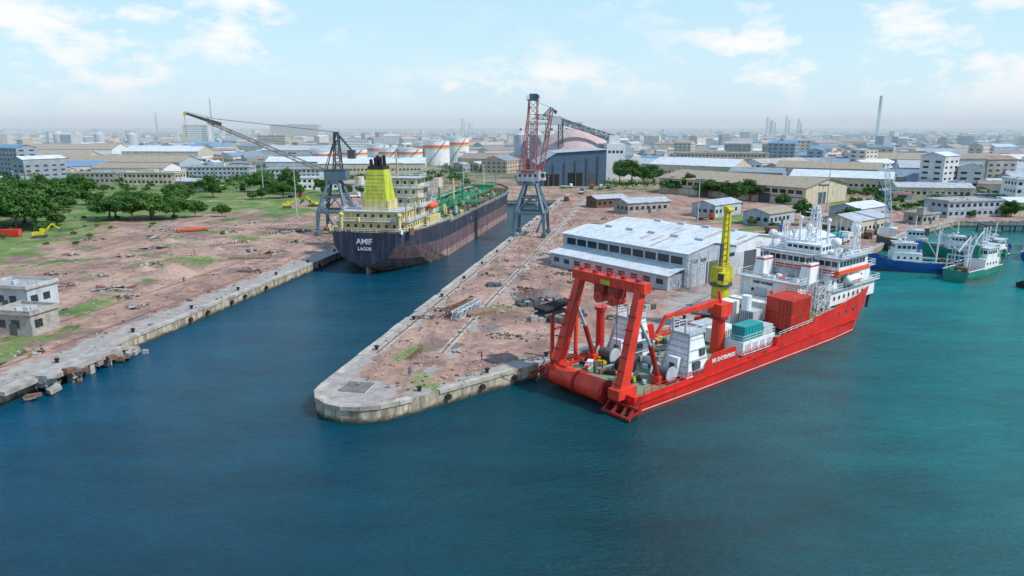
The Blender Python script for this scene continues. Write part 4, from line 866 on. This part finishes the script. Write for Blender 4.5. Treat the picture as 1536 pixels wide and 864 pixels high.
# ------------------------------------------------------------------ yard clutter
def pile(name,x,y,n,r,mats,szr,h=1.0,long=False):
    o=O(name,(x,y,G)); base=U(0,3)
    for i in range(n):
        a=U(0,6.28); rr=r*math.sqrt(rnd()); z=U(.05,max(.1,h*(1-rr/r)))
        s=U(*szr); 
        o.rbox((rr*math.cos(a),rr*math.sin(a)*.7,z),(s*(U(2,5) if long else U(.8,1.4)),s*U(.3,.9),s*U(.25,.7)),U(0,3.14) if not long else base+U(-.5,.5),random.choice(mats),tilt=U(-.2,.2))
    o.done()
SC=[RST,DGR,WOOD,LGR,CNC,GRV,GRV,BLK]
for (x,y) in ((-16.5,148),(-13,150),(-9,152),(-18,142),(3,168),(8,158),(22,141),(14,186),(18,190),(-6,185),(2,196),(-2,205),(10,215),(24,230),(30,240),(16,176),(48,260),(55,275),(40,300),(66,290),(75,262),(-2,128),(24,152)):
    pile('scrap_metal_pile',x,y,34,U(1.6,3),SC,(.3,.9),.9)
for (x,y) in ((4,138),(8,137),(12,140),(28,146),(20,196),(2,150),(-6,170)):
    o=O('concrete_block_stack',(x,y,G),U(0,.6))
    for k in range(9): o.box(k%3*1.7,k%3*1.7+1.5,k//3*1.1,k//3*1.1+.95,0,U(.5,1.3),random.choice([CNC,DGR,DGR]))
    o.done()
o=O('steel_truss_section',(-12,139,G),math.radians(68)); o.lattice((0,0,1),(12,0,1),1.6,1.6,10,LGR,t=.2); o.lattice((1,2.2,1),(12,2.2,1),1.5,1.5,9,RST,t=.2); o.done()
o=O('timber_beam_stack',(-9,142,G),.5)
for k in range(16): o.box(U(-.5,.3),6+U(-1,1),k%8*.45,k%8*.45+.38,k//8*.42,k//8*.42+.38,WOOD)
o.done()
o=O('rusty_ladder_frame',(-17.5,114,G),math.radians(75)); o.beam((0,0,.3),(6,0,.3),.14,RST); o.beam((0,.9,.3),(6,.9,.3),.14,RST)
for k in range(10): o.beam((k*.65,0,.3),(k*.65,.9,.3),.1,RST)
o.done()
o=O('steel_access_hatch',(-24.5,101.5,G),math.radians(79)); o.box(-2.2,2.2,-2.6,1.8,.004,.03,M('dark_asphalt_patch',(.13,.13,.14),.8,dirt=.5,dcol=(.24,.21,.19))); o.box(-2.35,2.35,-2.75,-2.6,.004,.08,LGR); o.done()
def mound(name,x,y,s,mat):
    o=O(name,(x,y,G)); v=[(0,0,2.6*s)];f=[]
    for j,(rr,z) in enumerate(((1.3,2.2),(2.8,1.2),(4.4,.35),(5.4,-.05))):
        for i in range(18): t=i/18*6.283; k=rr*U(.85,1.15)*s; v.append((k*math.cos(t)*1.2,k*math.sin(t),z*s*U(.8,1.1)))
    for i in range(18): f.append((0,1+i,1+(i+1)%18))
    for j in range(3):
        for i in range(18): a=1+j*18; f.append((a+i,a+18+i,a+18+(i+1)%18,a+(i+1)%18))
    o.add(v,f,mat,True); o.done()
mound('gravel_mound',-92.5,185,1.15,GRV); mound('gravel_mound',-104,192,.5,GRV); mound('gravel_mound',-120,240,.6,GRV); mound('gravel_mound',20,215,.5,GRV); mound('gravel_mound',-97,225,.4,GRV)
for (x,y,n,r,lg) in ((-78,218,40,5,True),(-84,222,30,4,False),(-96,240,36,4,False),(-88,262,60,5,False),(-82,266,50,4,False),(-105,200,30,4,False),(-118,228,30,5,True),(-128,252,30,6,True),(-136,268,30,5,False),(-115,172,36,4,False),(-100,168,36,4,True),(-92,160,26,3,False),(-84,150,26,3,False),(-73,190,20,3,True),(-120,212,22,3,False),(-108,262,26,4,True),(-150,245,24,4,False),(-112,290,26,5,False),(-76,240,20,3,True),(-125,186,20,3,False),(-86,118,26,3,False),(-90,112,20,3,True),(-98,108,20,3,False),(-140,215,26,4,False),(-112,184,30,3,False)):
    pile('yard_scrap_pile',x,y,n,r,SC,(.3,1.0),1.0,long=lg)
o=O('rusty_pipe_stack',(-128,262,G),math.radians(30))
for k in range(5): o.cyl((0,k*.75,.4),(11,k*.75,.4),.36,RST,n=12)
for k in range(4): o.cyl((.5,k*.75+.37,1.02),(10.5,k*.75+.37,1.02),.36,RST if k%2 else ORNG,n=12)
o.done()
o=O('timber_plank_bundle',(-87,208,G),math.radians(4)); 
for k in range(12): o.box(0,U(11,13),k*.4,k*.4+.3,.1,.5,WOOD)
o.done()
o=O('loose_rubble')
for i in range(4600):
    if rnd()<.5: y=U(100,330); off=U(1,38); x,_=at_pier(off,y)
    else: y=U(100,330); x,_=at_left(U(1,85),y)
    if (x+15)*.629-(y-96.7)*.777>-1.5: continue
    s=U(.1,.4)*(1.8 if rnd()<.06 else 1)
    o.rbox((x,y,G+s*.2),(s*U(.7,1.8),s*U(.6,1.2),s*.6),U(0,3),random.choice([CNC,RST,GRV,GRV,DGR,WOOD]),tilt=U(-.3,.3))
o.done()
def container(x,y,rz,m):
    o=O('shipping_container',(x,y,G),math.radians(rz)); o.box(-6,6,-1.2,1.2,.15,2.75,m)
    for k in range(20): o.box(-5.8+k*.6,-5.55+k*.6,-1.26,1.26,.3,2.6,m)
    for sx in (-1,1):
        for sy in (-1,1): o.box(sx*5.9-.12,sx*5.9+.12,sy*1.2-.1,sy*1.2+.1,0,2.85,m)
    o.box(6,6.05,-1.1,1.1,.3,2.6,m); o.beam((6.1,-.3,.3),(6.1,-.3,2.6),.05,LGR); o.beam((6.1,.3,.3),(6.1,.3,2.6),.05,LGR); o.done()
container(-187,252,5,CRED); container(-60,340,80,TEAL); container(112,243,30,TEAL); container(96,228,40,CRED)
def digger(x,y,rz):
    o=O('yellow_excavator',(x,y,G),math.radians(rz)); o.part('tracks')
    for sg in (1,-1):
        o.box(-1.7,1.7,sg*1.3-.3,sg*1.3+.3,.1,.9,DGR); o.cyl((-1.7,sg*1.3-.3,.5),(-1.7,sg*1.3+.3,.5),.4,DGR); o.cyl((1.7,sg*1.3-.3,.5),(1.7,sg*1.3+.3,.5),.4,DGR)
    o.part('cab'); o.box(-2.2,1.5,-1.3,1.3,1.1,2.2,YEL); o.box(0,1.5,.2,1.3,2.2,3.3,YEL); o.box(1.5,1.54,.3,1.2,2.3,3.1,GLS); o.box(.2,1.3,1.3,1.34,2.3,3.1,GLS)
    o.part('arm'); o.beam((1.3,-.4,1.9),(4.3,-.4,5),.5,YEL); o.beam((4.3,-.4,5),(6.6,-.4,3),.4,YEL); o.frustum(6,7.2,-1,.2,1.9,6.3,7,-.9,.1,3.1,DGR); o.cyl((2,-.4,1.6),(3.6,-.4,3.7),.1,LGR); o.done()
digger(-172,250,20); digger(-112,345,20); digger(-101,352,160)
def truck(x,y,rz,m):
    o=O('parked_truck',(x,y,G),math.radians(rz)); o.part('chassis'); o.box(-4,4,-.5,.5,.7,.95,DGR); o.part('cab'); o.frustum(2.2,4,-1.15,1.15,.9,2.3,3.7,-1.1,1.1,2.9,m); o.box(3.82,3.95,-.95,.95,1.8,2.6,GLS); o.part('cargo_bed'); o.box(-4,1.9,-1.2,1.2,1,2.5 if rnd()<.5 else 1.5,random.choice([LGR,WHT,RST,TEAL])); o.part('wheels')
    for a in (3,-1.8,-3):
        for sg in (1,-1): o.cyl((a,sg*.85,.5),(a,sg*1.2,.5),.5,BLK,n=14)
    o.done()
for (x,y,r,m_) in ((52,455,80,ORNG),(58,452,85,WHT),(64,458,70,CRED),(36,460,10,WHT),(42,420,80,BLU),(-90,395,30,WHT),(-125,400,10,ORNG),(30,380,80,WHT),(78,225,40,WHT),(100,262,30,BLU),(120,250,120,WHT),(84,300,10,CRED),(130,250,60,WHT),(110,232,50,BLU),(115,238,50,WHT)): truck(x,y,r,m_)
# ------------------------------------------------------------------ trees
LEAF=bpy.data.materials.new('foliage'); LEAF.use_nodes=True; nt=LEAF.node_tree; N=nt.nodes; L=nt.links; b=N['Principled BSDF']
geo=N.new('ShaderNodeNewGeometry')
L.new(ramp(noise(.25,4,.7),[(.3,(.018,.052,.014)),(.5,(.042,.115,.022)),(.7,(.11,.20,.04))]),b.inputs['Base Color']); b.inputs['Roughness'].default_value=.7; b.inputs['Specular IOR Level'].default_value=.2
RT=np.random.RandomState(5)
def crown(cent,R,H,nleaf,ls):
    nc=max(5,int(14*(R/5))); cl=RT.normal(size=(nc,3)); cl/=np.linalg.norm(cl,axis=1)[:,None]; cl*=RT.uniform(.35,.85,(nc,1)); cl[:,2]=np.abs(cl[:,2])*.9-.15
    idx=RT.randint(0,nc,nleaf); d=RT.normal(size=(nleaf,3)); d/=np.linalg.norm(d,axis=1)[:,None]; p=cl[idx]+d*RT.uniform(.15,.34,(nleaf,1))
    p*=np.array([R,R,H]); p+=np.array(cent)
    a=RT.normal(size=(nleaf,3)); a/=np.linalg.norm(a,axis=1)[:,None]; b2=np.cross(a,d); b2/=np.maximum(1e-6,np.linalg.norm(b2,axis=1)[:,None])
    s=RT.uniform(.6,1.2,(nleaf,1))*ls
    return np.stack([p-a*s,p-b2*s*.6,p+a*s,p+b2*s*.6],1).reshape(-1,3)
def tree_mesh(nm,R,H,th,nleaf,ls):
    o=O(nm); o.cyl((0,0,-.2),(R*.05,0,th),.11*R*.5,WOOD,r2=.06*R*.6,n=8,caps=False)
    for k in range(7):
        t=k*.9; o.cyl((R*.05,0,th*U(.75,1)),(R*.6*math.cos(t),R*.6*math.sin(t),th+H*U(.2,.6)),.045*R*.6,WOOD,r2=.04,n=6,caps=False)
    V_,F_,MI,ML,SM=o.c; lv=crown((0,0,th+H*.35),R,H,nleaf,ls); o_=len(V_)
    V_.extend(map(tuple,lv)); n=len(lv)//4
    F_.extend([[o_+4*i,o_+4*i+1,o_+4*i+2,o_+4*i+3] for i in range(n)]); ML.append(LEAF); MI.extend([1]*n); SM.extend([False]*n)
    ob=o.done(); me=ob.data; bpy.data.objects.remove(ob); return me
TM=[tree_mesh('shade_tree_mesh',6.5,4.6,3.2,4200,.42),tree_mesh('round_tree_mesh',5,5,2.6,3600,.38),tree_mesh('bushy_tree_mesh',4,3.4,1.2,2600,.34)]
def tree(x,y,s,k=None,name='shade_tree'):
    ob=bpy.data.objects.new(name,TM[k if k is not None else random.randrange(3)]); scene.collection.objects.link(ob); ob.location=(x,y,G); ob.scale=(s*U(.85,1.2),s*U(.85,1.2),s*U(.8,1.15)); ob.rotation_euler=(0,0,U(0,6.28))
for (x,y,s,k) in ((-156,300,1.6,0),(-148,303,1.3,0),(-164,298,1.5,1),(-172,300,1.4,0),(-141,308,1.1,1),(-160,306,1.5,0),(-178,305,1.3,0),(-189,272,1.7,0),(-198,275,1.6,1),(-206,270,1.6,0),(-214,280,1.8,0),(-196,284,1.6,0),(-186,281,1.2,2),(-130,310,.8,1),(-205,290,1.7,0),(-221,292,1.6,1),(-182,268,1.1,2),
  (85,498,1.9,0),(93,492,1.6,1),(78,505,1.8,1),(101,500,1.5,0),(100,425,1.4,0),(106,418,1.4,1),(113,400,1.2,0),(121,392,1.2,1),(118,365,1.2,1),(130,380,1.3,0),(112,345,1.0,2),(135,345,1.0,1),(98,280,.8,2),(104,272,.7,2),(122,282,.9,1),(140,285,.9,0),(126,300,1,1),(118,250,.7,2),(205,308,.8,2),(224,310,.9,1),(-95,400,1.0,1),(-85,408,1.0,0)):
    tree(x,y,s,k)
for (cx,cy,n,sp) in ((-210,345,7,13),(-255,380,9,16),(-150,390,6,12),(-185,430,8,16),(-120,420,5,10),(-290,440,9,20),(-235,320,5,10),(-170,350,4,10)):
    for i in range(n): tree(cx+random.gauss(0,sp),cy+random.gauss(0,sp*.6),U(.6,1.6),name='scrub_tree')
for i in range(60): tree(U(-230,-145),U(218,330),U(.15,.5),2,name='scrub_bush')
P=[]; RC=random.Random(11)
for i in range(2900):
    yy=440+RC.random()**1.6*3600; xx=RC.uniform(-.85,.85)*yy
    if any(abs(xx-a)<r_*.8 and abs(yy-b_)<r_*.8 for a,b_,r_ in BX): continue
    if -330<xx<60 and yy<480: continue
    R=RC.uniform(3,9); P.append(crown((xx,yy,G+R*.45),R,R*.7,120 if yy<1200 else 50,.8 if yy<1200 else 1.6))
for i in range(190):
    t=RC.random(); xx=RC.uniform(170,420); yy=RC.uniform(312,440)
    if any(abs(xx-a)<r_*.5 and abs(yy-b_)<r_*.5 for a,b_,r_ in BX): continue
    R=RC.uniform(2,5); P.append(crown((xx,yy,G+R*.5),R,R*.7,150,.6))
for i in range(150):
    xx=RC.uniform(-420,-130); yy=RC.uniform(430,580); R=RC.uniform(2,6)
    if any(abs(xx-a)<r_*.8 and abs(yy-b_)<r_*.8 for a,b_,r_ in BX): continue
    P.append(crown((xx,yy,G+R*.5),R,R*.7,170,.7))
vv=np.concatenate(P); n=len(vv)//4
me=bpy.data.meshes.new('distant_tree_mass'); me.vertices.add(len(vv)); me.vertices.foreach_set('co',vv.ravel().astype(np.float32))
me.loops.add(n*4); me.loops.foreach_set('vertex_index',np.arange(n*4,dtype=np.int32)); me.polygons.add(n); me.polygons.foreach_set('loop_start',np.arange(0,n*4,4,dtype=np.int32)); 
me.update(calc_edges=True); me.materials.append(LEAF); scene.collection.objects.link(bpy.data.objects.new('distant_tree_mass',me))
# ------------------------------------------------------------------ people
def person(x,y,z,rz,shirt,stride=.25):
    J={'pelvis':(0,0,.95,.13),'chest':(0,.02,1.32,.155),'neck':(0,.02,1.50,.06),'head0':(0,.03,1.60,.085),'head1':(0,.03,1.72,.075),
       'shL':(-.19,.02,1.43,.065),'elL':(-.27,-.03,1.16,.045),'wrL':(-.27,.08,.93,.032),'haL':(-.27,.12,.86,.035),
       'shR':(.19,.02,1.43,.065),'elR':(.27,.0,1.16,.045),'wrR':(.28,.12,.95,.032),'haR':(.28,.17,.88,.035),
       'hiL':(-.1,0,.9,.10),'knL':(-.11,stride*.6,.5,.065),'anL':(-.11,stride*.7,.09,.045),'toL':(-.12,stride*.7+.2,.05,.04),
       'hiR':(.1,0,.9,.10),'knR':(.11,-stride*.2,.5,.065),'anR':(.11,-stride,.1,.045),'toR':(.12,-stride+.2,.05,.04)}
    E=[('pelvis','chest'),('chest','neck'),('neck','head0'),('head0','head1'),('chest','shL'),('shL','elL'),('elL','wrL'),('wrL','haL'),('chest','shR'),('shR','elR'),('elR','wrR'),('wrR','haR'),('pelvis','hiL'),('hiL','knL'),('knL','anL'),('anL','toL'),('pelvis','hiR'),('hiR','knR'),('knR','anR'),('anR','toR')]
    for s_ in ('L','R'):
        hx,hy,hz,_=J['ha'+s_]
        for i in range(5):
            nm='f%s%d'%(s_,i); J[nm]=(hx+(i-2)*.018,hy+.05+(.03 if i in(1,2,3) else 0),hz-.07+(.05 if i==0 else 0),.011); E.append(('ha'+s_,nm))
    ks=list(J); me=bpy.data.meshes.new('person'); me.from_pydata([J[k][:3] for k in ks],[(ks.index(a),ks.index(b_)) for a,b_ in E],[])
    ob=bpy.data.objects.new('person',me); scene.collection.objects.link(ob)
    md=ob.modifiers.new('s','SKIN'); 
    for i,k in enumerate(ks): me.skin_vertices[0].data[i].radius=(J[k][3],)*2; me.skin_vertices[0].data[i].use_root=(k=='pelvis')
    ob.modifiers.new('d','SUBSURF').levels=1
    dg=bpy.context.evaluated_depsgraph_get(); nm_=bpy.data.meshes.new_from_object(ob.evaluated_get(dg)); ob.modifiers.clear(); ob.data=nm_
    nm_.materials.clear()
    for m_ in (SKIN,shirt,TRS,BLK,HAIR): nm_.materials.append(m_)
    for p in nm_.polygons:
        c_=p.center; p.use_smooth=True
        k=0
        if c_.z<.12: k=3
        elif c_.z<.98 and abs(c_.x)<.22: k=2
        elif c_.z<1.49 and (abs(c_.x)<.22 or c_.z>1.15): k=1
        elif c_.z>1.70 or (c_.z>1.58 and c_.y<-.01): k=4
        p.material_index=k
    ob.location=(x,y,z); ob.rotation_euler=(0,0,rz)
    return ob
for (x,y,r,sh) in ((-16.6,106.3,.4,SHB),(-5.2,113.6,2.0,SHR),(30,152,1,SHO),(-85,175,0,SHB),(-100,215,2,SHO)): person(x,y,G+.0,r,sh)
def ship_w(a,b_): c_,s_=math.cos(math.radians(39)),math.sin(math.radians(39)); return (13.3+a*c_-b_*s_,103+a*s_+b_*c_)
for (a,b_,sh) in ((3.5,-1,SHO),(5,3.5,SHR),(22,-6.5,SHO)): p=ship_w(a,b_); person(p[0],p[1],2.62,U(0,6),sh)
# ------------------------------------------------------------------ haze over the far city
m=bpy.data.materials.new('humid_haze'); m.use_nodes=True; nt=m.node_tree; nt.nodes.clear()
out=nt.nodes.new('ShaderNodeOutputMaterial'); vs_=nt.nodes.new('ShaderNodeVolumeScatter'); vs_.inputs['Color'].default_value=(.66,.88,1,1); vs_.inputs['Density'].default_value=.00036
nt.links.new(vs_.outputs[0],out.inputs['Volume'])
o=O('haze_air'); o.box(-6000,6000,470,6500,-4,90,m); hz=o.done(); 
# ------------------------------------------------------------------ world, sun, camera
el,az=math.radians(47),math.radians(112)
w=bpy.data.worlds.new('World'); scene.world=w; w.use_nodes=True; nt=w.node_tree; N=nt.nodes; L=nt.links; bg=N['Background']; outw=N['World Output']
sky=N.new('ShaderNodeTexSky'); sky.sky_type='NISHITA'; sky.sun_disc=False; sky.sun_elevation=el; sky.sun_rotation=az; sky.air_density=1.0; sky.dust_density=.4; sky.ozone_density=3
tc=N.new('ShaderNodeTexCoord'); sp=N.new('ShaderNodeSeparateXYZ'); L.new(tc.outputs['Generated'],sp.inputs[0])
cn=noise(9.0,7,.62,vec=tc.outputs['Generated'],stretch=(0,(1,1,2.3))); cm=ramp(cn,[(.49,0.0),(.55,.5),(.63,1.0)])
cn2=noise(2.6,2,.5,vec=tc.outputs['Generated'],stretch=(.9,(1,1,2)))
cm=math_('MULTIPLY',cm,ramp(cn2,[(.40,.15),(.54,1.0)]))
up=ramp(sp.outputs['Z'],[(0.0,.0),(.02,.3),(.06,1.0)])
cf=math_('MULTIPLY',cm,up)
bg.inputs['Strength'].default_value=.12; L.new(sky.outputs[0],bg.inputs['Color'])
veil=N.new('ShaderNodeBackground'); L.new(ramp(sp.outputs['Z'],[(0.0,(.68,.86,.98)),(.07,(.66,.89,1.0)),(.2,(.52,.83,1.0)),(.45,(.30,.62,.95)),(1.0,(.14,.38,.80))]),veil.inputs['Color']); veil.inputs['Strength'].default_value=1.02
m0=N.new('ShaderNodeMixShader'); m0.inputs[0].default_value=.9; L.new(bg.outputs[0],m0.inputs[1]); L.new(veil.outputs[0],m0.inputs[2])
bg2=N.new('ShaderNodeBackground'); bg2.inputs['Color'].default_value=(.98,.99,1,1); bg2.inputs['Strength'].default_value=1.0
ms=N.new('ShaderNodeMixShader'); L.new(cf,ms.inputs[0]); L.new(m0.outputs[0],ms.inputs[1]); L.new(bg2.outputs[0],ms.inputs[2]); L.new(ms.outputs[0],outw.inputs[0])
sl=bpy.data.lights.new('sun','SUN'); sl.energy=4.2; sl.angle=math.radians(.5); sl.color=(1,.95,.88); so=bpy.data.objects.new('sun',sl); scene.collection.objects.link(so)
sv=Vector((math.cos(el)*math.sin(az),math.cos(el)*math.cos(az),math.sin(el))); so.rotation_euler=sv.to_track_quat('Z','Y').to_euler()
cd=bpy.data.cameras.new('camera'); cd.sensor_width=36; cd.lens=24.33; cd.clip_end=40000; cd.clip_start=.5
cam=bpy.data.objects.new('camera',cd); scene.collection.objects.link(cam); cam.location=(0,0,42); cam.rotation_euler=(math.radians(90-13.13),0,0); scene.camera=cam
scene.view_settings.view_transform='Standard'; scene.view_settings.look='None'; scene.view_settings.exposure=0
